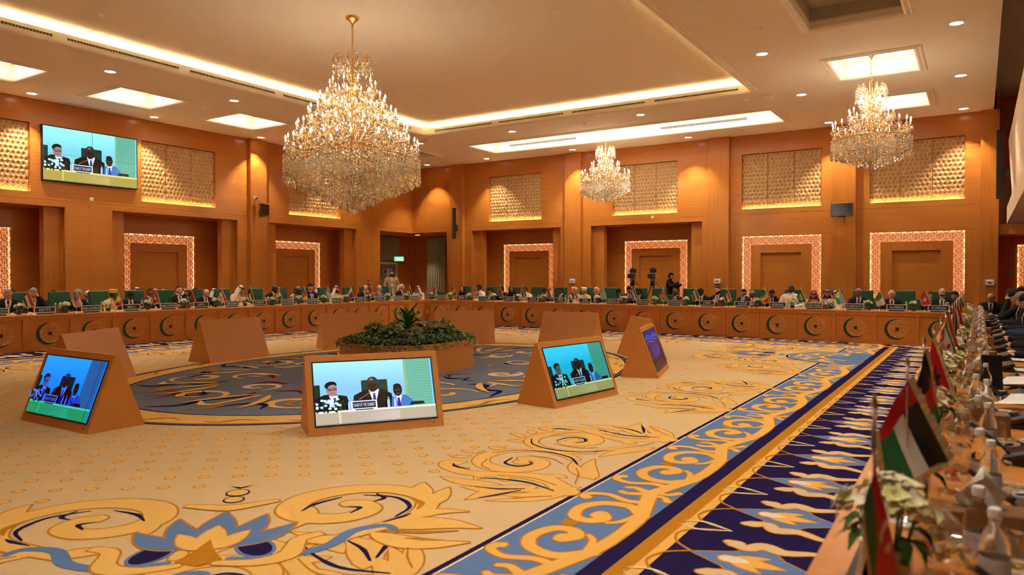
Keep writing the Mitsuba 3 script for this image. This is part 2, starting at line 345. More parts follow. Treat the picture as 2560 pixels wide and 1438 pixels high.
# tufted panels
def tuft_mesh(w, h):
    nx, ny = int(w / .0155), int(h / .0155); x = np.linspace(0, w, nx + 1); y = np.linspace(0, h, ny + 1); X, Y = np.meshgrid(x, y, indexing='ij')
    px_, py_ = w / 6.5, h / 14; d = np.full(X.shape, 9.); cen = []
    for j in range(15):
        for i in range(8):
            cx, cy = (i + (.5 if j % 2 else .12)) * px_ * .98 + .012, (j + .35) * py_
            if .01 < cx < w - .01 and .02 < cy < h - .02: cen.append((cx, cy)); d = np.minimum(d, np.hypot((X - cx), (Y - cy) * .85))
    z = .045 * (1 - np.exp(-(d / .038) ** 1.6))
    edge = np.minimum(np.minimum(X, w - X), np.minimum(Y, h - Y)); z *= np.clip(edge / .02, 0, 1) ** .5
    i, j = np.meshgrid(np.arange(nx), np.arange(ny), indexing='ij'); a = (i * (ny + 1) + j).ravel()
    f = np.stack([a, a + ny + 1, a + ny + 2, a + 1], 1)
    v = np.stack([X.ravel(), Y.ravel(), z.ravel()], 1)
    bt = MB(); s = (lathe([(.0, 0), (.013, .003), (.011, .009), (0, .011)], 6))
    for cx, cy in cen: bt.add(s, M=tr(cx, cy, .001) @ sc(1, 1.5, 1))
    return (v, f), bt
TM, TB = tuft_mesh(.765, 1.66)
tsh, bsh = {}, {}
def tuft(M, a, b, label):
    k = thing('tufted_panel', label, 'wall panel')
    w = (b - a) / 3
    part(k, 'backing', shape(xf(bx(a, b, TUF[0], TUF[1], -.118, -.105), M), 'joint'))
    r = MB(); t = .004
    r.add(bx(a, a + t, TUF[0], TUF[1], -.105, -.001)); r.add(bx(b - t, b, TUF[0], TUF[1], -.105, -.001)); r.add(bx(a, b, TUF[1] - t, TUF[1], -.105, -.001)); r.add(bx(a, b, TUF[0], TUF[0] + t, -.105, -.001))
    part(k, 'reveal', shape(xf(r.mesh(), M), 'wood'))
    if 'a' not in tsh: tsh['a'] = shape(TM, 'leather_tan', True); bsh['a'] = TB.sh('leather_button')
    for i in range(3):
        X = M @ tr(a + i * w + (w - .765) / 2, TUF[0] + .022, -.103)
        kk = part(k, 'cushion', {**tsh['a'], 'to_world': TW(X)})
        kb = fresh(kk + '__button'); scene[kb] = {**bsh['a'], 'to_world': TW(X)}; labels[kb] = {'kind': 'stuff'}
    part(k, 'led_strip', shape(xf(bx(a + .02, b - .02, TUF[0] + .004, TUF[0] + .008, -.05, -.035), M), 'white_plastic', emitter=emit((1., .6, .2), 45., .15)))
for (a, b), l in zip(left_t, ['tufted tan leather panel at the left edge, left of the big wall screen', 'tufted tan leather panel just right of the big wall screen', 'tufted tan leather panel behind the lower left of the big chandelier']): tuft(MLEFT, a, b, l)
for (a, b), l in zip(back_t, ['tufted tan leather panel of the back wall nearest the big chandelier', 'tufted tan leather panel behind the smallest chandelier', 'tufted tan leather panel between the smallest and the right chandelier', 'tufted tan leather panel behind the right chandelier']): tuft(MBACK, a, b, l)

# corner alcove with door and curtains
AX, AY = -21.6, 25.5
AL = struct('wall_alcove', shape(bx(AX - .1, AX, 20.4, AY + .1, 0, 3.4), 'wood'))
part(AL, 'back', shape(bx(AX, -16.9, AY, AY + .1, 0, 3.4), 'wood'))
part(AL, 'return', shape(bx(AX, XL - .12, 20.83, 20.93, 0, 3.4), 'wood')); part(AL, 'return', shape(bx(-17.74, -17.64, YB + .12, AY, 0, 3.4), 'wood'))
part(AL, 'soffit', shape(ext(sbox(AX, 20.93, -17.74, AY).difference(sbox(XL - .12, 20, -17, YB + .12)), .1, 3.26), 'wood'))

# right side: gallery, balcony, far right bay of the back wall
part(CE, 'edge', shape(bx(.2, .26, YF, YB, H, H + .55), 'plaster'))
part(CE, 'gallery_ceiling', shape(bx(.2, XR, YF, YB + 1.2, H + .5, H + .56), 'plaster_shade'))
WG = struct('wall_back_bay', shape(bx(.39, XR, YB + 1.1, YB + 1.2, 0, H + .5), 'wood'))
part(WG, 'return', shape(bx(.33, .39, YB + .12, YB + 1.1, 0, H + .5), 'wood'))
part(WG, 'header', shape(bx(.39, XR, YB - .02, YB + 1.1, 2.6, 2.86), 'wood_across'))
light_frame(np.array([[1, 0, 0, 0], [0, 0, -1, YB + 1.06], [0, 1, 0, 0], [0, 0, 0, 1.]]) @ tr(0, -.38, 0), .84, 3.13, .03, 'glowing fretwork frame cut by the right edge, under the balcony')
for y in (6., 10., 14., 18., 22.): part(WR, 'pilaster', shape(bx(1.35, 1.75, y - .3, y + .3, 4.9, H + .5), 'wood'))
BAL = struct('balcony', label='beige balcony along the right side of the hall')
bp = [(.56, 2.86), (.56, 3.3), (.68, 3.34), (.58, 5.0), (.70, 5.0), (.82, 3.4), (XR, 3.4), (XR, 3.0), (.9, 2.86)]
pr = ext(Polygon(bp), YB - .15 + 3.0, 0)
part(BAL, 'parapet', shape(xf(pr, np.array([[1, 0, 0, 0], [0, 0, -1, YB - .15], [0, 1, 0, 0], [0, 0, 0, 1.]])), 'beige'))
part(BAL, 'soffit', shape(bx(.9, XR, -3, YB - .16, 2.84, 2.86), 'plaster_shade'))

# ---------------------------------------------------------------- downlights (each lamp's light in its builder)
dl_pos = []
for y in (1.4, 4.8, 8.45, 11.5, 15.0): dl_pos += [(-15.55, y, 0), (-18.98, y, 1)]
dl_pos += [(-15.45, 18.5, 0), (-18.98, 18.5, 1), (-15.37, 22.2, 1), (-11.85, 18.45, 0), (-11.8, 22.2, 1), (-7.72, 18.4, 0), (-7.72, 22.2, 1), (-3.63, 18.45, 0), (-3.64, 22.2, 1), (-.39, 18.55, 0), (-.40, 22.25, 1), (-3.62, 14.66, 0), (-.38, 14.68, 0), (-3.62, 10.9, 0), (-.38, 10.9, 0), (-3.62, 7.2, 0), (-.38, 7.2, 0), (-3.62, 3.5, 0), (-.38, 3.5, 0), (-3.62, 0., 0), (-.38, .4, 0), (-18.2, 22.2, 1), (-20.2, 24.0, 2)]
rim = shape(lathe([(.105, -.002), (.107, -.006), (.128, -.008), (.132, .0), (.105, .002), (.105, -.002)], 24, False), 'white_plastic', 30)
led = shape(lathe([(.001, -.003), (.106, -.003), (.106, .001), (.001, .001)], 20), 'white_plastic')
side = lambda x, y: 'left wall' if x < -16 else 'back wall' if y > 20 else 'right side' if x > -4 else 'left side'
for x, y, w in dl_pos:
    k = thing('downlight', 'round white recessed downlight in the tan ceiling, one of a row', 'ceiling light', 'recessed downlights')
    Hd = H if w < 2 else 3.26; M = tr(x, y, Hd)
    part(k, 'rim', {**rim, 'to_world': TW(M)})
    part(k, 'lamp', {**led, 'to_world': TW(M), 'emitter': emit((1, .86, .68), 9., .01)})
    scene[k + '_beam'] = {'type': 'spot', 'to_world': T().look_at([x, y, Hd - .02], [x, y, 0], [1, 0, 0]), 'intensity': rgb(WARM * UNIT * KSPOT * (.8, 1.0, .35)[w]), 'cutoff_angle': 40 if w else 44, 'beam_width': 30 if w else 30}
# ---------------------------------------------------------------- carpet pattern: flat inlays of the carpet, in real floor coordinates
CR, GO, OR, NA, BL, SL, RE, WH = (.66, .50, .30), (.74, .42, .10), (.46, .19, .018), (.020, .014, .065), (.115, .20, .40), (.17, .20, .28), (.22, .012, .015), (.72, .62, .46)
def stroke(pts, w):
    """polygon along a smooth curve with widths w (scalar or one per point)"""
    p = np.asarray(pts, float); w = np.broadcast_to(w, (len(p),)) / 2
    t = np.gradient(p, axis=0); t /= np.linalg.norm(t, axis=1, keepdims=True) + 1e-9; n = np.c_[-t[:, 1], t[:, 0]]
    seg = [Polygon([p[i] - n[i] * w[i], p[i + 1] - n[i + 1] * w[i + 1], p[i + 1] + n[i + 1] * w[i + 1], p[i] + n[i] * w[i]]).buffer(0) for i in range(len(p) - 1)]
    seg += [Point(p[i]).buffer(max(w[i], 1e-4), 3) for i in range(0, len(p), 2)]
    return unary_union([s.buffer(.0005, 1) for s in seg])
def curve(ctrl, n=24):
    """Catmull-Rom through the control points"""
    c = np.asarray(ctrl, float); c = np.vstack([2 * c[0] - c[1], c, 2 * c[-1] - c[-2]]); out = []
    k = len(c) - 3; m = max(2, n // k)
    for i in range(k):
        t = np.linspace(0, 1, m, endpoint=(i == k - 1))[:, None]; a, b, d, e = c[i:i + 4]
        out.append(.5 * (2 * b + (d - a) * t + (2 * a - 5 * b + 4 * d - e) * t * t + (3 * b - a - 3 * d + e) * t ** 3))
    return np.vstack(out)
def spiral(c, r0, r1, a0, a1, n=30):
    a = np.linspace(a0, a1, n); r = np.linspace(r0, r1, n); return np.c_[c[0] + r * np.cos(a), c[1] + r * np.sin(a)]
def taper(n, w0, w1, w2): return np.interp(np.linspace(0, 1, n), [0, .5, 1], [w0, w1, w2])
def cs(ctrl, w0, w1, w2, n=24): c = curve(ctrl, n); return stroke(c, taper(len(c), w0, w1, w2))
def leaf(a, b, w, bend=0.):
    a, b = np.array(a, float), np.array(b, float); d = b - a; nn = np.array([-d[1], d[0]])
    t = np.linspace(0, 1, 12); m = a + d * t[:, None] + nn * (bend * np.sin(PI * t))[:, None]
    return stroke(m, np.maximum(w * np.sin(PI * t ** .8), .002))
class Motif:
    def __init__(s): s.l = []
    def add(s, g, col, out=None, ow=.012):
        if out is not None: s.l.append((g.buffer(ow, 2), out, len(s.l)))
        s.l.append((g, col, len(s.l))); return s
    def mirror(s, ax=1.):
        """adds the reflection in y"""
        s.l += [(affinity.scale(g, 1, -1, origin=(0, 0)), c, k) for g, c, k in list(s.l)]; return s
    def sh(s, z0=.0008, clip=None, M=None, step=.00022):
        b = MB(); order = {k: i for i, k in enumerate(sorted({k for _, _, k in s.l}))}
        for g, c, k in s.l:
            g = g.simplify(.002)
            if clip is not None: g = g.intersection(clip)
            if g.is_empty: continue
            m = flat(g, z0 + step * order[k])
            b.add(m, c, M)
        return b.sh('carpet', False, True)
def inlay(name, sh, M=None, kind=None):
    if M is not None: sh = {**sh, 'to_world': TW(M)}
    return part(FL, name, sh, kind=kind)
YN, YFAR, XA, XB = -1.2, 17.55, -14.95, -1.45
# border: bands all round
m = Motif(); ring = lambda d0, d1: sbox(XA + d0, YN + d0, XB - d0, YFAR - d0).difference(sbox(XA + d1, YN + d1, XB - d1, YFAR - d1))
m.add(ring(0, .066), GO).add(ring(.066, .16), OR).add(ring(.16, .275), NA).add(ring(.275, .87), BL).add(ring(.87, .885), WH).add(ring(.885, .925), NA)
outer = sbox(XL, YF, XR, YB).difference(sbox(XA, YN, XB, YFAR)); m.add(outer, NA)
inlay('border_band', m.sh(.0002, step=.00012))
# gold scroll of the blue band: one repeat, x across (+ = outwards), y along, 1.67 long
PER = 1.67
def border_unit():
    m = Motif(); g = []
    g.append(cs([(.10, 0), (.16, .22), (.235, .50), (.255, .835), (.235, 1.17), (.16, 1.45), (.10, 1.67)], .10, .085, .10, 40))
    for s in (1, -1):
        f = lambda x, y: (x, .835 + s * y)
        g.append(cs([f(.24, .36), f(.10, .50), f(-.08, .47), f(-.17, .32), f(-.13, .14), f(-.02, .10), f(.05, .18), f(.0, .26)], .09, .075, .10, 40))
        g.append(Point(f(.0, .23)).buffer(.055)); g.append(cs([f(.22, .40), f(.17, .20), f(.10, .12)], .05, .04, .03))
        g.append(cs([f(.15, .62), f(.02, .60), f(-.13, .66), f(-.25, .62), f(-.27, .55), f(-.22, .52)], .06, .05, .07))
        g.append(cs([f(.10, .835), f(-.03, .76), f(-.10, .78)], .07, .05, .04))
        g.append(cs([f(.10, .79), f(.21, .80), f(.27, .72)], .05, .04, .05))
    m.add(unary_union(g), GO, OR, .012); m.add(sbox(-.145, .79, -.045, .88), OR)
    return m
bu = border_unit().sh(.0016)
def along(name, sh, x, y0, y1, per, side):
    n = int((y1 - y0) / per)
    for i in range(n): inlay(name, sh, side(x, y0 + i * per))
cxb = .275 + .297
for i in range(-3, 9): inlay('border_scroll', bu, tr(XB - cxb, 3.94 - .835 + i * PER, 0))
for i in range(-3, 9): inlay('border_scroll', bu, tr(XA + cxb, 3.94 - .835 + i * PER, 0) @ sc(-1, 1, 1))
for i in range(7): inlay('border_scroll', bu, tr(XA + 1.2 + i * PER, YFAR - cxb, 0) @ rz(-PI / 2) @ sc(-1, 1, 1))
# navy outer border: palmette repeat .86 long, x across, y along
def navy_unit():
    m = Motif(); h = .43
    dia = Polygon([(-.30, h), (-.1, h + .11), (.05, h + .29), (.16, h + .12), (.34, h), (.16, h - .12), (.05, h - .29), (-.1, h - .11)])
    m.add(dia, BL, OR, .012)
    fl = unary_union([leaf((-.12, h), (.20, h), .11), leaf((-.10, h), (.10, h + .11), .075), leaf((-.10, h), (.10, h - .11), .075), Point(-.1, h).buffer(.05)])
    m.add(fl, GO, OR, .01); m.add(leaf((-.14, h), (.02, h), .09), WH)
    for s in (1, -1):
        f = lambda x, y: (x, h + s * y)
        m.add(unary_union([cs([f(-.16, .25), f(-.05, .20), f(.02, .28), f(.14, .24), f(.30, .31), f(.46, .27)], .06, .10, .015), Point(f(-.12, .235)).buffer(.05)]), (.66, .47, .24), OR, .010)
        m.add(cs([f(-.30, .0), f(-.42, .10), f(-.46, .25), f(-.36, .38), f(-.2, .43)], .02, .012, .012), OR)
        m.add(cs([f(-.2, .43), f(-.38, .36), f(-.5, .40)], .01, .022, .008), WH)
        m.add(cs([f(.34, .0), f(.45, .12), f(.56, .2), f(.66, .12), f(.7, .0)], .012, .012, .012), OR)
    m.add(unary_union([leaf((.50, h + .02), (.80, h + .06), .08), leaf((.50, h - .02), (.80, h - .06), .08)]), GO, OR, .008)
    return m
nu = navy_unit().sh(.0014)
for i in range(-1, 19): inlay('palmette', nu, tr(XB + .42, 3.9 - .43 + i * .86 - .86, 0))
for i in range(-1, 19): inlay('palmette', nu, tr(XA - .42, 3.9 - .43 + i * .86 - .86, 0) @ sc(-1, 1, 1))
for i in range(16): inlay('palmette', nu, tr(XA + .3 + i * .86, YFAR + .35, 0) @ rz(-PI / 2) @ sc(-1, 1, 1) @ sc(.7, 1, 1))
# leafy scrolls standing on the inner border line: x = distance from the line into the field, y along, 1.85 long
def acanthus():
    m = Motif(); g = []
    g.append(stroke(spiral((.78, .42), .46, .10, -2.4, 5.2, 46), taper(46, .10, .15, .10)))
    g.append(cs([(.05, .95), (.25, .80), (.42, .72), (.62, .80), (.95, .92), (1.2, .86), (1.28, .74), (1.16, .68)], .16, .13, .05, 40))
    for k, a in enumerate(np.linspace(-.7, 2.6, 9)):
        c = np.array([.78 + .47 * math.cos(a), .42 + .47 * math.sin(a)]); d = np.array([math.cos(a + .7), math.sin(a + .7)])
        g.append(leaf(c, c + d * (.2 if k % 2 else .15), .085, .15))
    for y in (-.1, .05, 1.0, 1.15, 1.3): g.append(leaf((.03, .55 + .25 * y), (.30 + .12 * (y > 0), y + .12), .12, .1))
    g += [leaf((.3, .95), (.75, 1.25), .2, .12), leaf((.3, .98), (.55, 1.48), .18, -.1), leaf((.55, 1.05), (1.05, 1.12), .13, .1), Point(.76, .42).buffer(.07)]
    m.add(unary_union(g), (.72, .43, .125), OR, .012)
    lw = .016
    for pts in ([(.34, .25), (.5, .08), (.75, .02), (1.0, .1), (1.14, .3)], [(.9, .35), (.86, .52), (.72, .55), (.66, .44), (.72, .38)], [(.15, .98), (.4, .9), (.62, .93), (.8, 1.0)], [(.35, 1.05), (.5, 1.15), (.68, 1.2)], [(.35, 1.1), (.42, 1.25), (.5, 1.4)], [(1.0, .84), (1.14, .82), (1.2, .76)]):
        m.add(cs(pts, lw, lw * 2.0, lw * .6), NA)
    for pts in ([(.2, .85), (.45, .78), (.7, .86)], [(.45, .3), (.6, .2), (.85, .2)], [(.1, .75), (.2, .5), (.3, .35)], [(1.05, .5), (.98, .68), (.85, .75)], [(.1, 1.1), (.22, 1.2), (.3, 1.3)]):
        m.add(cs(pts, .010, .014, .008), OR)
    return m
ac = acanthus(); acs = ac.sh(.0012)
xi = XB - .925
for i in range(-1, 7): inlay('leaf_scroll', acs, tr(xi, 4.55 + i * 1.86, 0) @ sc(-1, 1 if i % 2 else -1, 1) @ tr(0, -.9, 0))
for i in range(-1, 7): inlay('leaf_scroll', acs, tr(XA + .925, 4.55 + i * 1.86, 0) @ sc(1, 1 if i % 2 else -1, 1) @ tr(0, -.9, 0))
for i in range(5): inlay('leaf_scroll', acs, tr(XA + 3. + i * 1.95, YFAR - .925, 0) @ rz(-PI / 2) @ sc(1, 1 if i % 2 else -1, 1) @ tr(0, -.9, 0))
# oval medallion
MC = (-8.0, 9.0)
def ell(s, d=0.): return affinity.translate(affinity.scale(Point(0, 0).buffer(1, 48), 3.5 * s + d, 4.9 * s + d), *MC)
m = Motif(); m.add(ell(1.0), NA).add(ell(1, -.045), SL).add(ell(1, -.075), NA).add(ell(1, -.10), (.74, .46, .14)).add(ell(.885), NA).add(ell(.885, -.035), SL)
def ep(s, a): return np.array([MC[0] + 3.5 * s * math.cos(a), MC[1] + 4.9 * s * math.sin(a)])
for k in range(26):
    a = k * 2 * PI / 26
    m.add(cs([ep(.95, a), ep(.962, a + .05), ep(.93, a + .10), ep(.945, a + .16)], .02, .07, .02), OR)
r2 = np.random.default_rng(3)
for k in range(10):
    a = (k + .25) * 2 * PI / 10; s = 1 if k % 2 else -1
    for rr, wd, col, out in ((.70, .15, (.74, .47, .17), None), (.52, .12, WH, OR)):
        c = ep(rr, a); sp = spiral((0, 0), .62 * rr, .08, a + 1.2, a + 1.2 + s * 6.5, 44) + c
        m.add(stroke(sp, taper(44, .03, wd, .06)), col, out, .02)
    m.add(cs([ep(.86, a + .12), ep(.80, a + .2), ep(.72, a + .17), ep(.66, a + .25), ep(.58, a + .2)], .03, .13, .03), NA)
    m.add(cs([ep(.80, a - .06), ep(.74, a - .1), ep(.73, a - .2), ep(.79, a - .26)], .02, .10, .02), RE if k % 2 else NA)
    m.add(cs([ep(.84, a + .32), ep(.78, a + .36), ep(.74, a + .30)], .04, .14, .05), OR)
    for j in range(7):
        b, q = a + r2.uniform(-.3, .3), r2.uniform(.34, .84); t = r2.uniform(0, 6.3); L = r2.uniform(.16, .34)
        p0 = ep(q, b); p1 = p0 + L * np.array([math.cos(t), math.sin(t)]); p2 = p1 + L * .8 * np.array([math.cos(t + 1.2), math.sin(t + 1.2)])
        m.add(cs([p0, p1, p2], .03, r2.uniform(.06, .13), .02), [NA, OR, (.74, .47, .17), OR, NA, WH, RE][j])
for k in range(10):
    a = (k + .75) * 2 * PI / 10
    for d in (-.08, 0, .08): m.add(leaf(ep(.60, a + d * .5), ep(.80, a + d * 2), .10, d), (.74, .47, .17), OR, .01)
inlay('medallion', m.sh(.0010, step=.00003))
# corner motifs: axis along +x from the corner arc into the field, y to the right hand of it
def corner_motif():
    m = Motif(); Y = (.74, .45, .125)
    for s in (1, -1):
        f = lambda x, y: (x, s * y)
        fs = lambda L: [f(*q) for q in L]
        big = [cs(fs([(.30, .72), (.46, .98), (.66, 1.22), (.98, 1.28), (1.22, 1.06), (1.26, .74), (1.12, .48), (.88, .40), (.70, .52), (.66, .74), (.78, .90), (.92, .86), (.95, .74)]), .10, .20, .12, 60)]
        big += [leaf(f(.80, 1.30), f(1.18, 1.46), .13), leaf(f(1.0, 1.3), f(1.34, 1.30), .14, .1), leaf(f(.55, 1.15), f(.62, 1.52), .1, .2), leaf(f(.42, .95), f(.30, 1.55), .2, .15), leaf(f(.36, .9), f(.08, 1.45), .17, -.15), leaf(f(.30, .8), f(.34, .48), .13, .1), leaf(f(.95, .5), f(.5, .42), .11, .12)]
        m.add(unary_union(big), Y, OR, .014)
        for L in ([(.62, 1.06), (.80, 1.16), (1.02, 1.08), (1.12, .86)], [(.84, .47), (.98, .55), (1.10, .72)], [(1.13, .95), (1.02, 1.0), (.95, .92)], [(.74, .78), (.84, .84), (.88, .76)], [(.52, .98), (.6, 1.1), (.66, 1.16)]): m.add(cs(fs(L), .012, .034, .01), NA)
        for L in ([(.36, .98), (.30, 1.2), (.28, 1.42)], [(.22, 1.1), (.14, 1.3)], [(1.0, 1.18), (.85, 1.24), (.72, 1.2)]): m.add(cs(fs(L), .015, .05, .01), OR)
        m.add(cs(fs([(.10, .16), (.06, .40), (.18, .66), (.40, .80), (.46, .98), (.38, 1.05)]), .05, .085, .05, 40), BL)
        m.add(cs(fs([(.05, .10), (.02, .30), (.10, .46), (.32, .50), (.40, .62)]), .05, .12, .06), Y, OR, .012)
        m.add(affinity.rotate(affinity.scale(Point(f(.24, .27)).buffer(1, 10), .14, .085), -25 * s), NA, BL, .02)
    crown = [leaf((.30, 0), (.92, 0), .22)] + [leaf((.34, .05 * s), (.82, .26 * s), .17, .08 * s) for s in (1, -1)] + [leaf((.30, .08 * s), (.62, .46 * s), .16, .1 * s) for s in (1, -1)]
    m.add(unary_union(crown), BL, OR, .014)
    m.add(unary_union([leaf((.28, 0), (.66, 0), .16), leaf((.26, .04), (.54, .2), .13), leaf((.26, -.04), (.54, -.2), .13)]), Y, OR, .01)
    m.add(Polygon([(.02, 0), (.10, .12), (.25, .05), (.42, 0), (.25, -.05), (.10, -.12)]), OR)
    m.add(affinity.scale(Point(-.10, 0).buffer(1, 10), .06, .10), BL)
    m.add(cs([(1.10, -.28), (1.05, -.16), (1.0, 0), (1.05, .16), (1.10, .28)], .05, .11, .05), Y, OR, .012)
    m.add(unary_union([Point(1.18, 0).buffer(.06), Point(1.34, 0).buffer(.07)]), Y, NA, .012); m.add(Polygon([(1.44, 0), (1.52, .08), (1.47, 0), (1.52, -.08)]), NA)
    arc = Point(-1.25, 0).buffer(1.06, 40)
    m.add(arc, NA).add(Point(-1.25, 0).buffer(1.02, 40), WH).add(Point(-1.25, 0).buffer(1.0, 40), BL)
    g = []
    for k in range(5):
        a = -1.2 + k * .6; c = (-1.25 + .62 * math.cos(a), .62 * math.sin(a))
        g.append(stroke(spiral(c, .24, .05, a + 2.2, a + 8.0, 30), taper(30, .05, .09, .05)))
        g.append(cs([(-1.25 + .9 * math.cos(a - .3), .9 * math.sin(a - .3)), (-1.25 + .82 * math.cos(a), .82 * math.sin(a)), (-1.25 + .92 * math.cos(a + .28), .92 * math.sin(a + .28))], .05, .08, .05))
    m.add(unary_union(g), GO, OR, .012)
    return m
cm = corner_motif(); field = sbox(XA + .925, YN + .925, XB - .925, YFAR - .925)
inside = sbox(XA + .275, YN + .275, XB - .275, YFAR - .275)
AXD = math.atan2(.72, -.70)
CRN = [tr(-3.42, 2.27, 0) @ rz(AXD), tr(-3.3, 14.6, 0) @ rz(PI - .80 + PI * 0 + .0) @ rz(.1 + .72), tr(-13.1, 14.5, 0) @ rz(-.8), tr(-13.0, 2.3, 0) @ rz(.8)]
for M in CRN:
    mm = Motif(); A6 = [M[0, 0], M[0, 1], M[1, 0], M[1, 1], M[0, 3], M[1, 3]]
    mm.l = [(affinity.affine_transform(g, A6), c, k) for g, c, k in cm.l]
    inlay('corner_scroll', mm.sh(.0022, clip=inside, step=.00006))
# rings of dots over the cream field
keep = field.difference(ell(1.03))
for M in CRN: keep = keep.difference(affinity.affine_transform(unary_union([g.buffer(.04) for g, c, k in cm.l]).convex_hull, [M[0, 0], M[0, 1], M[1, 0], M[1, 1], M[0, 3], M[1, 3]]))
keep = keep.difference(sbox(XB - 2.1, -2, XB, 20)).difference(sbox(XA, -2, XA + 2.1, 20)).difference(sbox(XA, YFAR - 2.1, XB, 20))
shapely.prepare(keep)
m = Motif(); dd = []
for i in range(-45, 45):
    for j in range(-60, 60):
        x, y = -7.08 + .195 * i - .198 * j, 2.98 + .152 * i + .172 * j
        if keep.contains(Point(x, y)): dd.append((x, y))
b = MB()
d0 = flat(Point(0, 0).buffer(.044, 4), .0006); d1 = flat(Point(0, 0).buffer(.036, 4), .0010)
for x, y in dd: b.add(d0, OR, tr(x, y, 0)); b.add(d1, GO, tr(x, y, 0))
inlay('dot', b.sh('carpet', False, True), kind='stuff')

# ---------------------------------------------------------------- conference tables: x along (to the viewer's right), y away from the viewer, front at y=0
TH, TD, PITCHT = .74, .78, .872
KA, KK, KE = np.array([-16.02, 6.5]), np.array([-15.3, 18.65]), np.array([-.62, 18.0])
def frame(a, b):
    d = (b - a) / np.linalg.norm(b - a); M = np.eye(4); M[:2, 0] = d; M[:2, 1] = (-d[1], d[0]); M[:2, 3] = a; return M
def onray(pxx, a, b):
    """distance from a along the floor line ab where a vertical plane through the lens at that column meets it"""
    r = np.array([math.cos(YAW), math.sin(YAW)]); d = np.array([-math.sin(YAW), math.cos(YAW)]) + (pxx - 1280) / 1822 * r
    u = (b - a) / np.linalg.norm(b - a); k = np.linalg.solve(np.c_[u, -d], CAM[:2] - a); return k[0]
SP = []
def globe_mesh(r):
    b = MB(); w = .0042
    Rm = (rx(-.35) @ rz(.3))[:3, :3]
    def add(p):
        p = p @ Rm.T; vis = p[:, 1] < .02
        run = []
        for q, ok in zip(p, vis):
            if ok: run.append((q[0] * r, -.006, q[2] * r))
            if (not ok or q is p[-1]) and len(run) > 1: b.tube(run, w, 4)
            if not ok: run = []
        if len(run) > 1: b.tube(run, w, 4)
    a = np.linspace(0, 2 * PI, 41)
    for la in (-.9, -.45, 0, .45, .9): add(np.c_[np.cos(la) * np.cos(a), np.cos(la) * np.sin(a), np.full(41, math.sin(la))])
    for lo in np.arange(8) * PI / 8: t = np.linspace(-1.35, 1.35, 25); add(np.c_[np.cos(t) * math.cos(lo), np.cos(t) * math.sin(lo), np.sin(t)]); add(np.c_[-np.cos(t) * math.cos(lo), -np.cos(t) * math.sin(lo), np.sin(t)])
    b.tube([(r * math.cos(t), -.006, r * math.sin(t)) for t in a], w * 1.2, 4, cap=False)
    return b
P('emblem_green', (.008, .055, .02), .45); P('emblem_gold', (.74, .42, .14), .35); P('emblem_dark', (.012, .010, .012), .4)
UP = np.array([[1, 0, 0, 0], [0, 0, 1, 0], [0, 1, 0, 0], [0, 0, 0, 1.]])   # (u,v,w) -> (u, w, v)
cres = Point(-.006, .34).buffer(.222, 24).difference(Point(.034, .352).buffer(.203, 24))
E_C = shape(xf(ext(cres, .012, -.012), UP), 'emblem_green'); E_G = globe_mesh(.195).sh('emblem_gold')
E_K = shape(xf(ext(Point(.028, .345).buffer(.036, 2), .016, -.02), UP), 'emblem_dark')
def table(label, a, b, posts, emblem=True, depth=TD):
    """posts: distances from a of the uprights between the panels"""
    M = frame(a, b); L = np.linalg.norm(b - a); X = TW(M)
    k = thing('conference_table', label, 'table')
    t = MB(); t.add(cbx(0, L, -.015, depth, TH - .035, TH, .004)); part(k, 'top', t.sh('table_top', to_world=X))
    f = MB(); f.box(0, L, .0, .02, TH - .10, TH - .036); f.box(0, L, .0, .02, .0, .05); f.box(0, L, .045, .055, 0, TH - .036)
    part(k, 'rail', f.sh('wood_table', to_world=X))
    for q in (0, L - .03): part(k, 'end', shape(bx(q, q + .03, .06, depth, 0, TH - .036), 'wood_table', to_world=X))
    for p in posts:
        part(k, 'post', shape(cbx(p - .036, p + .036, -.006, .044, 0, TH - .036, .004), 'wood_table', to_world=X))
    for p, q in zip(posts[:-1], posts[1:]):
        pn = part(k, 'panel', shape(bx(p + .036, q - .036, .026, .044, .05, TH - .10), 'wood_panel', to_world=X))
        if emblem:
            Y = TW(M @ tr((p + q) / 2, .026, 0)); Z = TW(M @ tr((p + q) / 2 + .034, .026, .352))
            scene[fresh(pn + '__crescent')] = {**E_C, 'to_world': Y}; scene[fresh(pn + '__globe')] = {**E_G, 'to_world': Z}; scene[fresh(pn + '__cube_mark')] = {**E_K, 'to_world': Y}
    return k, M, L
scene['wood_table'] = {'type': 'principled', 'base_color': wood_fn((.58, .215, .038), (.46, .15, .024), 20., 20., .8), 'roughness': .33}
scene['wood_panel'] = {'type': 'principled', 'base_color': wood_fn((.58, .225, .042), (.46, .155, .026), .9, .9, 26.), 'roughness': .3}
scene['table_top'] = {'type': 'principled', 'base_color': wood_fn((.58, .23, .045), (.46, .16, .028), 1.5, 9., 9.), 'roughness': .28}
sl = [onray(x, KA, KK) for x in (61, 179, 285, 379, 467, 549.6, 625, 691, 756.5, 819, 874, 926.7, 975.6, 1023)]
pl = [sl[0] - .872 * i for i in (6, 5, 4, 3, 2, 1)] + sl; pl.append(np.linalg.norm(KK - KA) - .05)
sr = [onray(x, KK, KE) for x in (1124.5, 1178, 1236, 1297.5, 1360, 1427.7, 1496.6, 1569, 1645.6, 1725.7, 1809.6, 1894.7, 1987.6, 2085, 2188, 2294.3)]
A0 = KA + (KK - KA) / np.linalg.norm(KK - KA) * (pl[0] - .05)
off = pl[0] - .05
TLk, ML, LL = table('long wooden conference table on the left with crescent and globe emblems, below the wall screen', A0, KK, [p - off for p in pl])
TBk, MB_, LBk = table('long wooden table along the back with crescent and globe emblems, below the television cameras', KK, KE, [.06] + sr + [sr[-1] + .86])
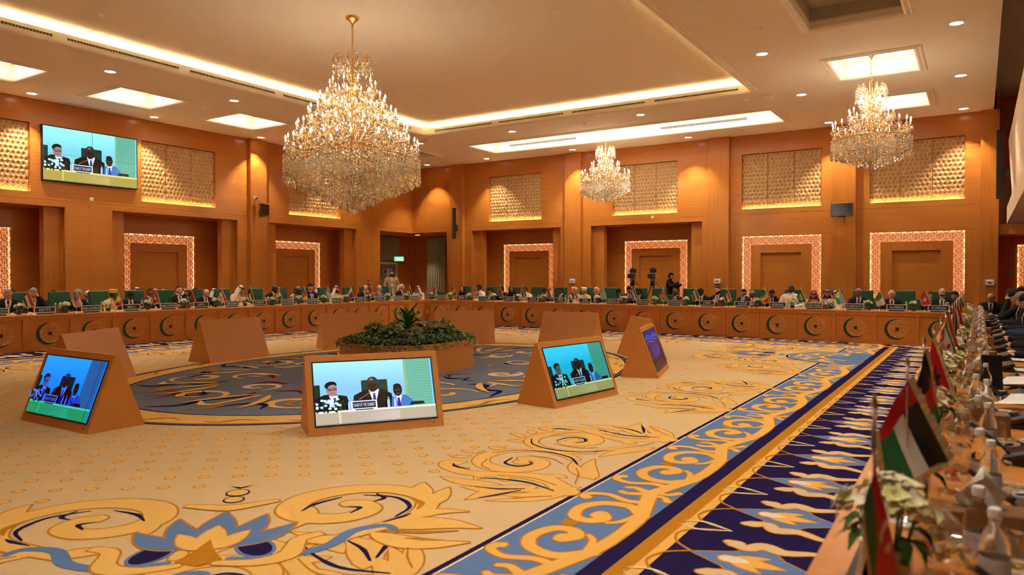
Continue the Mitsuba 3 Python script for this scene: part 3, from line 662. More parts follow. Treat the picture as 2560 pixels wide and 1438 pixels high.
# near right table: front faces the ring (seen from behind), people sit at its right
RA, RB_ = np.array([-.52, 17.2]), np.array([-.36, 1.15])
TRk, MR, LR = table('conference table running away along the right edge, crowded with flags, flowers and bottles', RA, RB_, [.05 + i * .872 for i in range(19)], depth=.95)

# ---------------------------------------------------------------- floor monitors in wedge cabinets
P('laminate', (.56, .235, .050), .38); P('bezel', (.008, .008, .009), .3)
scene['screen_glass'] = {'type': 'twosided', 'bsdf': {'type': 'principled', 'base_color': rgb((.01, .01, .012)), 'roughness': .12}}
WW, WDp, WHt = 1.335, .577, .735
SLOPE = math.hypot(WDp / 2, WHt)
class Scr:
    """a flat picture built of coloured shapes, x 0..1.778, y 0..1"""
    def __init__(s): s.b = MB(); s.k = 0
    def add(s, g, col):
        s.k += 1
        g = g.intersection(sbox(0, 0, 1.778, 1))
        if not g.is_empty: s.b.add(flat(g, .0004 * s.k), np.asarray(col, float) ** 2.2)
        return s
def el(x, y, a, b, rot=0): return affinity.rotate(affinity.scale(Point(x, y).buffer(1, 8), a, b), rot)
def letters(text, h):
    v = meshkit.text_mesh(text, 1., .01, True); lo, hi = v.bounds; top = np.array(v.triangles)[np.abs(v.face_normals[:, 2] - 1) < .01]
    return (v, lo, hi)
def picture(tint, sky, low, skin=1.0):
    """three seated delegates at a desk, name board, flowers"""
    s = Scr(); t = lambda c: np.clip(np.asarray(c) * tint, 0, 1)
    s.add(sbox(0, 0, 1.778, 1), sky)
    for i in range(10): s.add(sbox(0, .55 + .045 * i, 1.34, .60 + .045 * i), np.clip(np.asarray(sky) * (1.0 + .022 * i), 0, 1))
    s.add(sbox(1.335, .18, 1.75, 1), t((.42, .70, .62)))
    r = np.random.default_rng(5); g = []
    for i in range(9):
        for j in range(18):
            x, y = 1.40 + .042 * i, .20 + .046 * j; a = (i * 37 + j * 53) % 180
            g.append(affinity.rotate(sbox(x - .014, y - .003, x + .014, y + .003), a))
    s.add(unary_union(g), t((.22, .50, .40)))
    s.add(unary_union([sbox(1.338, .18, 1.35, 1), sbox(1.372, .18, 1.38, 1)] + [sbox(1.335, .2 + .1 * k, 1.38, .212 + .1 * k) for k in range(8)]), t((.62, .75, .35)))
    s.add(sbox(.70, .33, 1.05, .66).buffer(.02), t((.05, .22, .18))); s.add(sbox(-.1, .3, .08, .64), t((.03, .2, .15)))
    # left man
    s.add(Polygon([(-.02, .2), (.0, .42), (.14, .48), (.28, .48), (.46, .44), (.52, .2)]), t((.03, .04, .10)))
    s.add(Polygon([(.20, .46), (.27, .30), (.34, .46)]), t((.85, .88, .95))); s.add(Polygon([(.255, .42), (.285, .28), (.30, .42)]), t((.1, .15, .5)))
    s.add(el(.245, .555, .078, .105, 8), t(np.array((.66, .50, .46)) * skin)); s.add(el(.235, .625, .088, .062, 10), t((.06, .07, .10))); s.add(el(.258, .585, .066, .05, 8), t(np.array((.66, .50, .46)) * skin))
    s.add(unary_union([el(.222, .555, .030, .020), el(.288, .562, .030, .020)]), t((.08, .10, .25))); s.add(unary_union([el(.222, .555, .022, .013), el(.288, .562, .022, .013)]), t((.5, .42, .5))); s.add(sbox(.235, .495, .275, .503), t((.4, .2, .2)))
    # middle man
    s.add(Polygon([(.52, .2), (.56, .44), (.72, .52), (.98, .52), (1.12, .44), (1.16, .2)]), t((.02, .025, .05)))
    s.add(Polygon([(.78, .52), (.86, .24), (.94, .52)]), t((.9, .92, .98))); s.add(Polygon([(.845, .46), (.83, .24), (.88, .22), (.90, .24), (.872, .46)]), t((.15, .2, .6)))
    s.add(el(.845, .60, .082, .12), t(np.array((.20, .13, .12)) * skin)); s.add(el(.845, .66, .078, .07), t(np.array((.25, .17, .16)) * skin)); s.add(el(.83, .685, .03, .018), t((.5, .45, .5)))
    s.add(unary_union([el(.815, .595, .024, .014), el(.875, .595, .024, .014), sbox(.80, .612, .89, .618)]), t((.03, .03, .05))); s.add(sbox(.82, .525, .87, .535), t((.10, .05, .05))); s.add(el(.845, .56, .018, .022), t((.14, .08, .08)))
    # right man
    s.add(Polygon([(1.10, .18), (1.12, .36), (1.20, .41), (1.34, .40), (1.44, .30), (1.44, .18)]), t((.25, .45, .75))); s.add(Polygon([(1.18, .40), (1.22, .2), (1.28, .40)]), t((.9, .92, .98))); s.add(Polygon([(1.205, .36), (1.20, .2), (1.25, .2), (1.235, .36)]), t((.1, .12, .55)))
    s.add(el(1.215, .49, .068, .105), t(np.array((.13, .085, .08)) * skin)); s.add(el(1.21, .55, .06, .04), t((.05, .05, .07))); s.add(unary_union([el(1.19, .485, .014, .008), el(1.235, .485, .014, .008)]), t((.4, .35, .35))); s.add(sbox(1.19, .42, 1.24, .432), t((.4, .3, .32)))
    # desk
    s.add(sbox(0, .0, 1.778, .21), low); s.add(sbox(0, .185, 1.778, .215), np.clip(np.asarray(low) * 1.25 + .1, 0, 1)); s.add(sbox(.325, 0, .352, .19), np.clip(np.asarray(low) * 1.15 + .05, 0, 1)); s.add(sbox(.0, 0, 1.778, .012), np.asarray(low) * .7)
    for i in range(6): s.add(sbox(.60 + .1 * i, .02, .72 + .1 * i, .16), np.clip(np.asarray(low) * (1 + .02 * i) + [.0, .0, .05], 0, 1))
    # flowers, microphone, board, bottles
    for i in range(40): s.add(el(r.uniform(.0, .42), r.uniform(.2, .36), .02, .012, r.uniform(0, 180)), t((.08, .25, .15)))
    for i in range(26): s.add(el(r.uniform(.0, .40), r.uniform(.24, .40), .024, .02), t((.85, .95, .98)) if i % 3 else t((.70, .85, .88)))
    s.add(stroke([(.62, .36), (.74, .43), (.78, .46)], .008), t((.7, .5, .5))); s.add(el(.785, .465, .012, .008, 40), t((.85, .3, .3)))
    s.add(sbox(.50, .205, .88, .34), t((.88, .92, 1.0))); s.add(sbox(.522, .222, .858, .323), t((.03, .05, .20))); s.add(sbox(.56, .19, .82, .206), t((.03, .03, .06)))
    tm = meshkit.text_mesh('CHAIR OF THE SUMMIT', 1., .01); lo, hi = tm.bounds; v = np.array(tm.vertices); ff = np.array(tm.faces)[tm.face_normals[:, 2] > .9]
    w = .315; v2 = np.c_[.533 + (v[:, 0] - lo[0]) / (hi[0] - lo[0]) * w, .247 + (v[:, 1] - lo[1]) / (hi[1] - lo[1]) * .052, np.full(len(v), .0004 * (s.k + 1))]
    s.b.add((v2, ff), t((.92, .94, 1.0)) ** 2.2); s.k += 1
    for x in (.455, 1.03, 1.13): s.add(sbox(x, .20, x + .04, .33).union(sbox(x + .012, .33, x + .03, .37)), t((.62, .72, .92))); s.add(sbox(x + .008, .21, x + .016, .32), t((.9, .95, 1)))
    s.add(Polygon([(1.36, .22), (1.40, .27), (1.58, .27), (1.60, .22)]), t((.05, .06, .1)))
    s.add(sbox(1.766, 0, 1.778, 1), t((.2, .35, .3)))
    return s
def other_picture():
    s = Scr(); s.add(sbox(0, 0, 1.778, 1), (.16, .17, .42)); s.add(sbox(0, .72, 1.778, 1), (.10, .14, .58)); s.add(sbox(0, 0, 1.778, .28), (.17, .17, .22))
    for y in (.78, .84, .70): s.add(stroke(curve([(0, y), (.4, y + .05), (.9, y - .02), (1.4, y + .04), (1.778, y)], 40), .025), (.35, .45, .85))
    for x in (.5, .75, 1.0, 1.2): s.add(Polygon([(x - .06, .35), (x - .02, .66), (x + .05, .62), (x + .12, .33)]), (.30, .28, .55))
    for x in (.6, .9, 1.1): s.add(stroke([(x, .3), (x + .05, .62)], .012), (.65, .55, .65))
    return s
def screen_shape(s, w, h, gain, M, wt=.3):
    v, f = s.b.mesh(); c = np.clip(s.b.col(), 0, 1) * gain * UNIT; v = v * [w / 1.778, h, 1]
    return mikit.ply((v, f), 'screen_glass', color=c, to_world=TW(M), emitter={'type': 'area', 'radiance': {'type': 'mesh_attribute', 'name': 'vertex_color'}, 'sampling_weight': wt})
cab = MB()
prof = Polygon([(-WDp / 2, 0), (WDp / 2, 0), (.012, WHt), (-.012, WHt)])
cab.add(xf(ext(prof, WW, -WW / 2), np.array([[0, 0, 1, 0], [1, 0, 0, 0], [0, 1, 0, 0], [0, 0, 0, 1.]])))
CAB = cab.sh('laminate')
def monitor(xy, deg, label, pic=None):
    """deg: direction of the ridge; the screen faces to the right-hand side of that direction (local -y)"""
    M = tr(xy[0], xy[1], .0015) @ rz(math.radians(deg))
    k = thing('floor_monitor', label, 'monitor')
    part(k, 'cabinet', {**CAB, 'to_world': TW(M)})
    al = math.atan2(WHt, WDp / 2 - .012)
    S = M @ tr(0, -WDp / 2, 0) @ rx(al) @ tr(0, 0, .0)      # x along, y up the slope, z out of the face
    L = math.hypot(WHt, WDp / 2 - .012)
    sw, sh_, y0 = 1.19, .615, .095
    fr = MB(); g = sbox(-sw / 2 - .012, y0 - .012, sw / 2 + .012, y0 + sh_ + .012).difference(sbox(-sw / 2, y0, sw / 2, y0 + sh_))
    fr.add(ext(g, .006, .0)); part(k, 'bezel', fr.sh('bezel', to_world=TW(S)))
    d = MB(); d.add(lathe([(.006, 0), (.006, .003), (.001, .004)], 10), M=tr(sw / 2 - .03, .045, 0)); part(k, 'sensor', d.sh('black', to_world=TW(S)))
    if pic is None: part(k, 'screen', shape(bx(-sw / 2, sw / 2, y0, y0 + sh_, .0005, .002), 'screen_glass', to_world=TW(S)))
    else: part(k, 'screen', screen_shape(pic[0], sw, sh_, pic[1], S @ tr(-sw / 2, y0, .0005)), 'lit screen')
    return k
TIN = np.array((1., 1., 1.))
pA = (picture((1, 1, 1), (.52, .76, .96), (.72, .66, .58)), 1.0)
pB = (picture((.30, .50, 1.0), (.02, .50, 1.0), (.10, .55, .38), 1.3), .95)
pC = (picture((.55, .85, .85), (.06, .70, .86), (.58, .60, .36), .8), .85)
monitor((-5.17, 5.43), 56.3, 'floor monitor in front of the planter, its screen facing the camera with three delegates', pA)
monitor((-7.85, 3.94), 0, 'floor monitor at the left with a deep blue tinted picture of three delegates', pB)
monitor((-4.26, 7.95), 82, 'floor monitor right of the planter with a teal and green picture of delegates', pC)
monitor((-4.43, 10.80), 104, 'rightmost floor monitor, its dark violet screen seen at a slant', (other_picture(), .55))
monitor((-5.36, 12.83), 129.3, 'floor monitor standing just behind the rightmost one, its back showing')
monitor((-7.47, 13.97), 179, 'floor monitor seen from behind above the teal screen, its plain back showing')
monitor((-9.77, 13.22), 220.4, 'floor monitor seen from behind to the right of the palm in the planter')
monitor((-11.26, 11.19), 244.5, 'floor monitor seen from behind at the far left of the planter')
monitor((-11.58, 8.45), 274, 'floor monitor seen from behind standing alone between the left screen and the planter')
monitor((-10.69, 5.5), 301, 'floor monitor seen from behind, peeking over the leftmost blue screen')

# ---------------------------------------------------------------- planter
def superell(a, b, n, k=48):
    t = np.linspace(0, 2 * PI, k, endpoint=False); return Polygon(np.c_[a * np.sign(np.cos(t)) * np.abs(np.cos(t)) ** (2 / n), b * np.sign(np.sin(t)) * np.abs(np.sin(t)) ** (2 / n)])
PC = (-7.9, 9.15); PA, PBb = .87, 1.06
se = affinity.translate(superell(PA, PBb, 3.2), *PC)
PK = thing('planter', 'orange laminate planter with rounded sides in the middle of the ring, full of greenery', 'planter')
part(PK, 'box', shape(ext(se.difference(se.buffer(-.03)), .47, .0015), 'laminate', 30))
part(PK, 'soil', shape(ext(se.buffer(-.03), .40, .0015), 'black_matte'))
def leaf_mesh(L, W, fold=.25, curl=.3, n=5):
    """folded curved leaf along +x, lying in xy"""
    t = np.linspace(0, 1, n); w = W / 2 * np.sin(PI * np.clip(t, .04, .97)) ** .8; x = L * t; z = L * curl * t * (1 - t) * 2 - L * curl * t * t * .8
    v = np.concatenate([np.c_[x, w, z + w * fold], np.c_[x, 0 * x, z], np.c_[x, -w, z + w * fold]]); f = []
    for i in range(n - 1):
        for o in (0, n): f.append([o + i, o + n + i, o + n + i + 1, o + i + 1])
    return v, np.array(f)
scene['leafy'] = {'type': 'twosided', 'bsdf': {'type': 'principled', 'base_color': {'type': 'mesh_attribute', 'name': 'vertex_color'}, 'roughness': .45, 'specular': .4}}
gl = leaf_mesh(.045, .026, .25, .3, 4)
b = MB(); rg = np.random.default_rng(11)
GR = [(.035, .11, .018), (.06, .17, .03), (.14, .24, .07), (.02, .07, .012), (.26, .30, .13)]
outer_, inner_ = superell(PA + .06, PBb + .06, 3.2), superell(PA * .55, PBb * .55, 3.)
cnt = 0
while cnt < 5200:
    x, y = rg.uniform(-1., 1.), rg.uniform(-1.2, 1.2); e = (abs(x) / PA) ** 3.2 + (abs(y) / PBb) ** 3.2
    if e > 1.20: continue
    z = .47 + .10 * (1 - min(e, 1.)) + .05 * meshkit.noise(np.array([x * 6, y * 6, 0.])) + rg.uniform(-.03, .03) - (.09 * (e - 1) / .2 if e > 1 else 0)
    M = tr(PC[0] + x, PC[1] + y, z) @ rz(rg.uniform(0, 6.3)) @ ry(rg.uniform(-.9, .5)) @ rx(rg.uniform(-.6, .6)) @ sc(rg.uniform(.7, 1.3))
    b.add(gl, np.array(GR[rg.integers(0, 5)]) * rg.uniform(.7, 1.3), M); cnt += 1
part(PK, 'ground_cover', b.sh('leafy', True, True), 'low small-leaved green ground cover', 'stuff')
def kalanchoe(x, y, s, seed, label):
    r = np.random.default_rng(seed); b = MB(); k = thing('flowering_plant', label, 'plant', 'pale flowering plants in the planter'); M0 = tr(PC[0] + x, PC[1] + y, .46) @ sc(s)
    big = leaf_mesh(.16, .10, .2, .35, 5)
    for i in range(34):
        a = r.uniform(0, 6.3); b.add(big, np.array((.03, .12, .02)) * r.uniform(.6, 1.5), M0 @ rz(a) @ tr(.05, 0, r.uniform(.02, .2)) @ ry(r.uniform(-.9, .1)))
    part(k, 'foliage', b.sh('leafy', True, True)); f = MB(); o = trimesh.creation.icosphere(0, .013)
    for i in range(22):
        a, e = r.uniform(0, 6.3), r.uniform(0, .2); c = np.array([e * math.cos(a), e * math.sin(a), .30 - e * .5 + r.uniform(-.03, .03)])
        f.tube([(c[0] * .4, c[1] * .4, .1), c], .004, 3, (.05, .12, .03))
        base = np.array([(.35, .40, .13), (.28, .38, .10), (.40, .36, .22), (.20, .12, .08)][r.integers(0, 4)])
        for j in range(16):
            d = r.normal(size=3) * [.032, .032, .02]; f.add(o, base * r.uniform(.7, 1.25), M=tr(*(c + d)))
    part(k, 'blossom', f.sh('leafy', True, True, to_world=TW(M0)), kind='stuff')
for i, (x, y) in enumerate([(.45, -.35), (.50, .15), (.42, .62), (-.05, -.62), (.05, .80), (-.5, -.45), (-.55, .1), (-.45, .6), (.25, -.75), (.0, .35)]):
    kalanchoe(x * .80, y * .80, .85 + .1 * ((i * 7) % 3 - 1), 20 + i, 'pale green and pinkish flowering plant massed in the middle of the planter')
k = thing('palm', 'small broad-leaved palm rising from the middle of the planter', 'plant'); r = np.random.default_rng(4)
for i in range(13):
    L = r.uniform(.34, .5); lf = leaf_mesh(L, .10, .35, .45 if i > 5 else .2, 9); c = np.array((.035, .13, .02)) * r.uniform(.5, 1.9)
    part(k, 'leaf', shape(lf, 'leafy', True, c, to_world=TW(tr(PC[0] - .05, PC[1] + .05, .62) @ rz(i * 2.4 + r.uniform(-.2, .2)) @ ry(-1.25 + .09 * i + r.uniform(-.1, .1)))))
part(k, 'stem', shape(tube([(PC[0] - .05, PC[1] + .05, .40), (PC[0] - .05, PC[1] + .05, .66)], [.03, .045], 8), 'leafy', True, (.05, .08, .02)))
# ---------------------------------------------------------------- chandeliers
P('gold_paint', (.80, .50, .14), .25, metallic=.85); P('candle', (.80, .66, .38), .4); P('gold_dish', (.85, .60, .22), .2, metallic=.6)
scene['crystal'] = {'type': 'dielectric', 'int_ior': 1.55}
scene['gilt'] = {'type': 'roughconductor', 'alpha': .09, 'specular_reflectance': rgb((.98, .84, .55)), 'material': 'none'}
def octa(r, h): 
    return np.array([[r, 0, 0], [0, r, 0], [-r, 0, 0], [0, -r, 0], [0, 0, h], [0, 0, -h]]), np.array([[0, 1, 4], [1, 2, 4], [2, 3, 4], [3, 0, 4], [1, 0, 5], [2, 1, 5], [3, 2, 5], [0, 3, 5]])
BULB = shape(lathe([(.004, 0), (.013, .006), (.0175, .02), (.0155, .036), (.008, .056), (.002, .074)], 7), 'white_plastic', 40)
SLEEVE = shape(lathe([(.012, 0), (.012, .085), (.014, .088), (.014, .092)], 7), 'candle', 40)
class Beads:
    """many small solids, placed in one go"""
    def __init__(s): s.q = {}
    def add(s, kind, p, a=0.): s.q.setdefault(kind, []).append((*p, a))
    def sh(s, M, bs, i0, step):
        V, F, n = [], [], 0
        for (r, h), L in s.q.items():
            L = L[i0::step]
            if not L: continue
            v, f = octa(r, h); q = np.array(L); c, sn = np.cos(q[:, 3])[:, None], np.sin(q[:, 3])[:, None]
            vv = np.stack([v[:, 0] * c - v[:, 1] * sn, v[:, 0] * sn + v[:, 1] * c, np.repeat(v[None, :, 2], len(q), 0)], -1) + q[:, None, :3]
            V.append(vv.reshape(-1, 3)); F.append((f[None] + n + np.arange(len(q))[:, None, None] * len(v)).reshape(-1, 3)); n += len(q) * len(v)
        return shape((np.vstack(V), np.vstack(F)), bs, to_world=TW(M))
def chandelier(label, x, y, zbot, zceil, tiers, crown, bowl, seed, widest):
    """tiers: (z, radius, bulbs); crown: (z0, z1, radius); bowl: list of (radius, z of the lowest drop); widest: z where the bowl hangs from"""
    r = np.random.default_rng(seed); k = thing('chandelier', label, 'chandelier'); M = tr(x, y, zbot); X = TW(M)
    top = zceil - zbot; B = Beads(); bead, drop, fin = (.011, .014), (.0155, .034), (.024, .05)
    part(k, 'canopy', shape(lathe([(.012, top - .17), (.02, top - .14), (.05, top - .10), (.11, top - .05), (.12, top - .03), (.125, top)], 20), 'gold_paint', 40, to_world=X))
    zc = crown[1] - .05; ch = MB(); zz = zc; i = 0
    while zz < top - .17:
        a = np.linspace(0, 2 * PI, 11); lp = np.c_[.020 * np.cos(a), 0 * a, .034 * np.sin(a)]
        ch.tube(xf((lp, np.zeros((1, 3), int)), rz(i * PI / 2) @ tr(0, 0, 0))[0] + [0, 0, zz + .03], .0055, 5, cap=False); zz += .053; i += 1
    part(k, 'chain', ch.sh('gold_paint', True, to_world=X))
    f = MB(); f.lathe([(.01, bowl[-1][1] + .06), (.03, bowl[-1][1] + .12), (.015, .3), (.03, widest), (.06, widest + .05), (.02, widest + .12), (.03, tiers[0][0] - .3), (.075, tiers[0][0] - .05), (.03, tiers[0][0] + .05), (.018, crown[0]), (.05, crown[0] + .04), (.018, crown[0] + .08), (.012, zc)], 12)
    def torus(R, z, t): a = np.linspace(0, 2 * PI, 49); f.tube(np.c_[R * np.cos(a), R * np.sin(a), 0 * a + z], t, 5, cap=False)
    R0 = max(q[1] for q in tiers)
    torus(R0 * .93, widest, .012)
    for R, z in bowl[1:]: torus(R, widest - .05 * (1 - R / bowl[0][0]), .007)
    for j in range(12):
        a = j * PI / 6; f.tube([(.03 * math.cos(a), .03 * math.sin(a), widest + .02), (R0 * .93 * math.cos(a), R0 * .93 * math.sin(a), widest)], .009, 5)
    part(k, 'frame', f.sh('gold_paint', True, to_world=X))
    for ti, (z, R, n) in enumerate(tiers):
        torus_z = z - .16
        t = np.linspace(0, 1, 9)
        rr = .05 + (R - .05) * t; zz = z - .17 - .10 * np.sin(PI * t * 1.25) + .05 * t
        arm = MB(); arm.tube(np.c_[rr, 0 * t, zz], [.012] * 8 + [.007], 5); arm.add(lathe([(.006, zz[-1] - .012), (.035, zz[-1] + .004), (.042, zz[-1] + .016), (.012, zz[-1] + .008)], 9), M=tr(R, 0, 0))
        a_c = np.linspace(0, 4.5, 12); arm.tube(np.c_[R * .62 + .055 * (1 - a_c / 6) * np.cos(a_c), 0 * a_c, z - .17 + .055 * (1 - a_c / 6) * np.sin(a_c)], .006, 4)
        ash = arm.sh('gold_paint', True); ph = r.uniform(0, 6.3)
        for j in range(n):
            a = ph + j * 2 * PI / n; Q = M @ rz(a)
            part(k, 'arm', {**ash, 'to_world': TW(Q)})
            c = part(k, 'candle', {**SLEEVE, 'to_world': TW(Q @ tr(R, 0, zz[-1] + .012))})
            scene[fresh(c + '__bulb')] = {**BULB, 'to_world': TW(Q @ tr(R, 0, zz[-1] + .104)), 'emitter': emit(WARM * [1, 1.08, 1.2], KBULB, .10)}
            p = np.array([R * math.cos(a), R * math.sin(a), zz[-1]])
            for s in range(7):
                b = s * 2 * PI / 7 + a; B.add(drop, (p[0] + .042 * math.cos(b), p[1] + .042 * math.sin(b), p[2] - .03), b)
                if s % 2: B.add(bead, (p[0] + .042 * math.cos(b), p[1] + .042 * math.sin(b), p[2] + .010), b)
            a2 = a + 2 * PI / n; p2 = np.array([R * math.cos(a2), R * math.sin(a2), zz[-1]]); L = np.linalg.norm(p2 - p)
            for q in np.linspace(.05, .95, max(4, int(L / .026))): B.add(bead, (p + (p2 - p) * q) * [.985, .985, 1] - [0, 0, .05 + .30 * L * (1 - (2 * q - 1) ** 2)], q * 5)
            zn = tiers[ti - 1][0] - .15 if ti else crown[0]; Rn = tiers[ti - 1][1] if ti else .06
            for q in np.linspace(.04, .97, max(5, int(math.hypot(R - Rn, z - zn) / .028))):
                B.add(bead, ((Rn + (R - Rn) * q) * math.cos(a), (Rn + (R - Rn) * q) * math.sin(a), zn + (zz[-1] - zn) * q - .20 * math.sin(PI * q) * (R - Rn + .2)), a)
        # crystals massed round the arms
        for j in range(int(n * 22)):
            q = r.uniform(.3, 1) ** .6; a = r.uniform(0, 6.3); B.add(drop if j % 3 else fin, (R * q * math.cos(a), R * q * math.sin(a), z - .22 - r.uniform(0, .13) + .03 * q), r.uniform(0, 3))
    for j in range(12):       # crown: drooping feathers hung with drops
        a = j * PI / 6; t = np.linspace(0, 1, 10); z0, z1, R = crown
        rr = .05 + (R - .05) * t ** .8; zz = z0 + .05 + (z1 - z0 - .05) * np.sin(PI * .62 * t) ** .9 * 1.0
        zz = np.where(t > .75, zz - (t - .75) * .35, zz); pts = np.c_[rr * math.cos(a), rr * math.sin(a), zz]
        part(k, 'feather', shape(tube(pts, .006, 5), 'gold_paint', True, to_world=X))
        for i in range(2, 10):
            for s in range(int((1 + i * .6) * (z1 - z0) / .5) + 1): B.add(drop if s % 2 else bead, pts[i] - [0, 0, .03 + .045 * s], a)
    for R, zl in bowl:        # hanging strands, each with a pendant at its end
        n = max(6, int(2 * PI * R / .052)); zt = widest - .02
        for j in range(n):
            a = j * 2 * PI / n; jit = r.uniform(-.03, .03); z = zt
            while z > zl + .12 + jit: B.add(bead, (R * math.cos(a), R * math.sin(a), z), a); z -= .029
            B.add(drop, (R * math.cos(a), R * math.sin(a), zl + .10 + jit), a); B.add(fin, (R * math.cos(a), R * math.sin(a), zl + .045 + jit), a)
    part(k, 'crystal', B.sh(M, 'crystal', 0, 2), 'clear crystal drops and bead strands', 'stuff')
    part(k, 'gilt_bead', B.sh(M, 'gilt', 1, 2), 'pale golden beads and drops', 'stuff')
    return k
ZR = H + .31
chandelier('largest chandelier, a tall golden cone of crystal and candle bulbs hanging from the cove', -9.5, 9.5, 2.64, ZR,
           [(2.27, .40, 10), (2.02, .58, 14), (1.76, .77, 20), (1.48, .97, 26), (1.20, 1.16, 32)], (2.28, 2.84, .36),
           [(1.20, .52), (1.08, .47), (.96, .41), (.82, .35), (.68, .29), (.53, .22), (.38, .14), (.22, .06), (.08, 0)], 1, 1.0)
small = dict(tiers=[(1.36, .20, 6), (1.13, .42, 12), (.86, .73, 20)], crown=(1.32, 1.74, .30), bowl=[(.76, .24), (.66, .20), (.54, .15), (.40, .10), (.26, .05), (.10, 0)], widest=.62)
chandelier('smallest looking chandelier, hanging from the long light recess above the OMAN and IRAQ signs', -9.75, 20.5, 3.78, H + .31, seed=2, **small)
chandelier('right hand chandelier hanging from a square light box in front of the rightmost tufted panel', -1.93, 16.75, 3.74, H + .31, seed=3, **small)
# ---------------------------------------------------------------- wall screen, small wall things, alcove fittings
k = thing('wall_screen', 'large black framed video screen high on the left wall showing three delegates', 'screen')
sw, sh_ = 2.36, 1.33
M = MLEFT @ tr(10.07 - sw / 2, 3.90, .0)
fr = MB(); fr.add(cbx(-.03, sw + .03, -.03, sh_ + .03, .012, .075, .006)); part(k, 'frame', shape(xf(fr.mesh(), M), 'bezel'))
part(k, 'screen', screen_shape(picture((.92, 1., 1.), (.50, .83, .90), (.68, .62, .30)), sw, sh_, .95, M @ tr(0, 0, .0765), 1.0), 'lit screen')
j = MB(); j.add(bx(sw / 2 - .002, sw / 2 + .002, 0, sh_, .076, .0905)); j.add(bx(0, sw, sh_ / 2 - .0015, sh_ / 2 + .0015, .076, .0905)); part(k, 'joint', shape(xf(j.mesh(), M), 'dark_grey'), kind='stuff')

def wall_tv(Mw, u, v, ang, label, camera=False):
    k = thing('wall_monitor', label, 'monitor'); M = Mw @ tr(u, v, .15)
    part(k, 'bracket', shape(xf(MB().add(cbx(-.06, .06, -.12, .0, 0, .02)).tube([(0, -.05, .01), (0, -.05, .16)], .02, 8).add(cbx(-.10, .10, -.20, -.14, .10, .18)).mesh(), M), 'black_metal'))
    S = M @ tr(0, 0, .17) @ ry(ang)
    part(k, 'housing', shape(xf(cbx(-.30, .30, -.19, .19, 0, .05, .006), S), 'dark_grey')); part(k, 'panel', shape(xf(bx(-.275, .275, -.155, .17, .050, .052), S), 'screen_glass'))
    l = MB(); 
    for x in (-.15, .17): l.add(lathe([(.012, 0), (.012, .006), (.001, .008)], 8), M=tr(x, -.172, .05))
    part(k, 'button', shape(xf(l.mesh(), S), 'white_plastic'), kind='stuff')
    return k
wall_tv(MLEFT, 15.25, 3.62, .45, 'small black monitor on the pillar left of the big chandelier')
wall_tv(MBACK, -3.32, 3.40, -.12, 'small black monitor on the pillar between the two rightmost tufted panels')
k = thing('security_camera', 'small white box camera on the left wall just above the small black monitor', 'camera')
part(k, 'body', shape(xf(cbx(-.04, .04, -.05, .05, 0, .10), MLEFT @ tr(15.02, 3.98, .15)), 'white_plastic')); part(k, 'lens', shape(xf(lathe([(.03, 0), (.03, .02), (.001, .022)], 12), MLEFT @ tr(15.02, 3.97, .25)), 'black'))
def plate(Mw, u, v, w0, label, dial=False):
    if dial:
        k = thing('thermostat', label, 'thermostat'); M = Mw @ tr(u, v, w0)
        part(k, 'cover', shape(xf(cbx(-.10, .10, -.075, .075, 0, .05, .006), M), 'white_plastic')); part(k, 'display', shape(xf(bx(-.035, .035, -.02, .012, .05, .053), M), 'black'))
        part(k, 'box', shape(xf(cbx(.102, .125, -.02, .02, 0, .03), M), 'white_plastic'))
    else:
        k = thing('wall_plate', label, 'wall plate'); M = Mw @ tr(u, v, w0)
        part(k, 'plate', shape(xf(cbx(-.05, .05, -.05, .05, 0, .02, .004), M), 'beige')); part(k, 'socket', shape(xf(bx(-.02, .02, -.02, .02, .02, .023), M), 'trim_paint'))
plate(MLEFT, 10.0, 3.50, .15, 'small beige wall plate under the big wall screen'); plate(MBACK, -9.15, 3.46, 0, 'small beige wall plate under the tufted panel behind the smallest chandelier')
plate(MBACK, -12.06, 1.33, .15, 'white thermostat on the pillar above the OMAN and IRAQ signs', True); plate(MBACK, -6.93, 1.35, .15, 'white thermostat on the pillar above the SYRIA sign', True); plate(MBACK, .21, 1.34, .15, 'white thermostat on the rightmost pillar', True)
k = thing('fire_alarm', 'small red fire alarm box on the left wall near the corner', 'fire alarm')
part(k, 'box', shape(xf(cbx(-.05, .05, -.08, .08, 0, .05), MLEFT @ tr(20.3, 1.27, 0)), 'vc', color=(.35, .02, .02))); part(k, 'pane', shape(xf(bx(-.03, .03, -.03, .02, .05, .054), MLEFT @ tr(20.3, 1.27, 0)), 'white_plastic'))
def speaker(M, h, label):
    k = thing('column_speaker', label, 'loudspeaker')
    part(k, 'cabinet', shape(xf(cbx(-.055, .055, 0, h, .10, .22, .008), M), 'black')); part(k, 'bracket', shape(xf(MB().add(cbx(-.05, .05, h * .28, h * .28 + .22, 0, .04)).add(cbx(-.03, .03, h * .33, h * .33 + .1, .03, .11)).mesh(), M), 'black_metal'))
    g = MB()
    for i in range(14): g.add(bx(-.045, .045, .04 + i * (h - .08) / 14, .04 + (i + .7) * (h - .08) / 14, .22, .223))
    part(k, 'grille', shape(xf(g.mesh(), M), 'dark_grey'), kind='stuff')
speaker(MBACK @ tr(-17.15, 2.95, .15), 1.2, 'tall thin black column loudspeaker on the pillar right of the corner')
speaker(np.array([[0, 0, -1, .56], [-1, 0, 0, 20.6], [0, 1, 0, 3.33], [0, 0, 0, 1.]]) @ sc(1.6, 1, 1.2), 1.62, 'tall black column loudspeaker on the balcony front at the right')
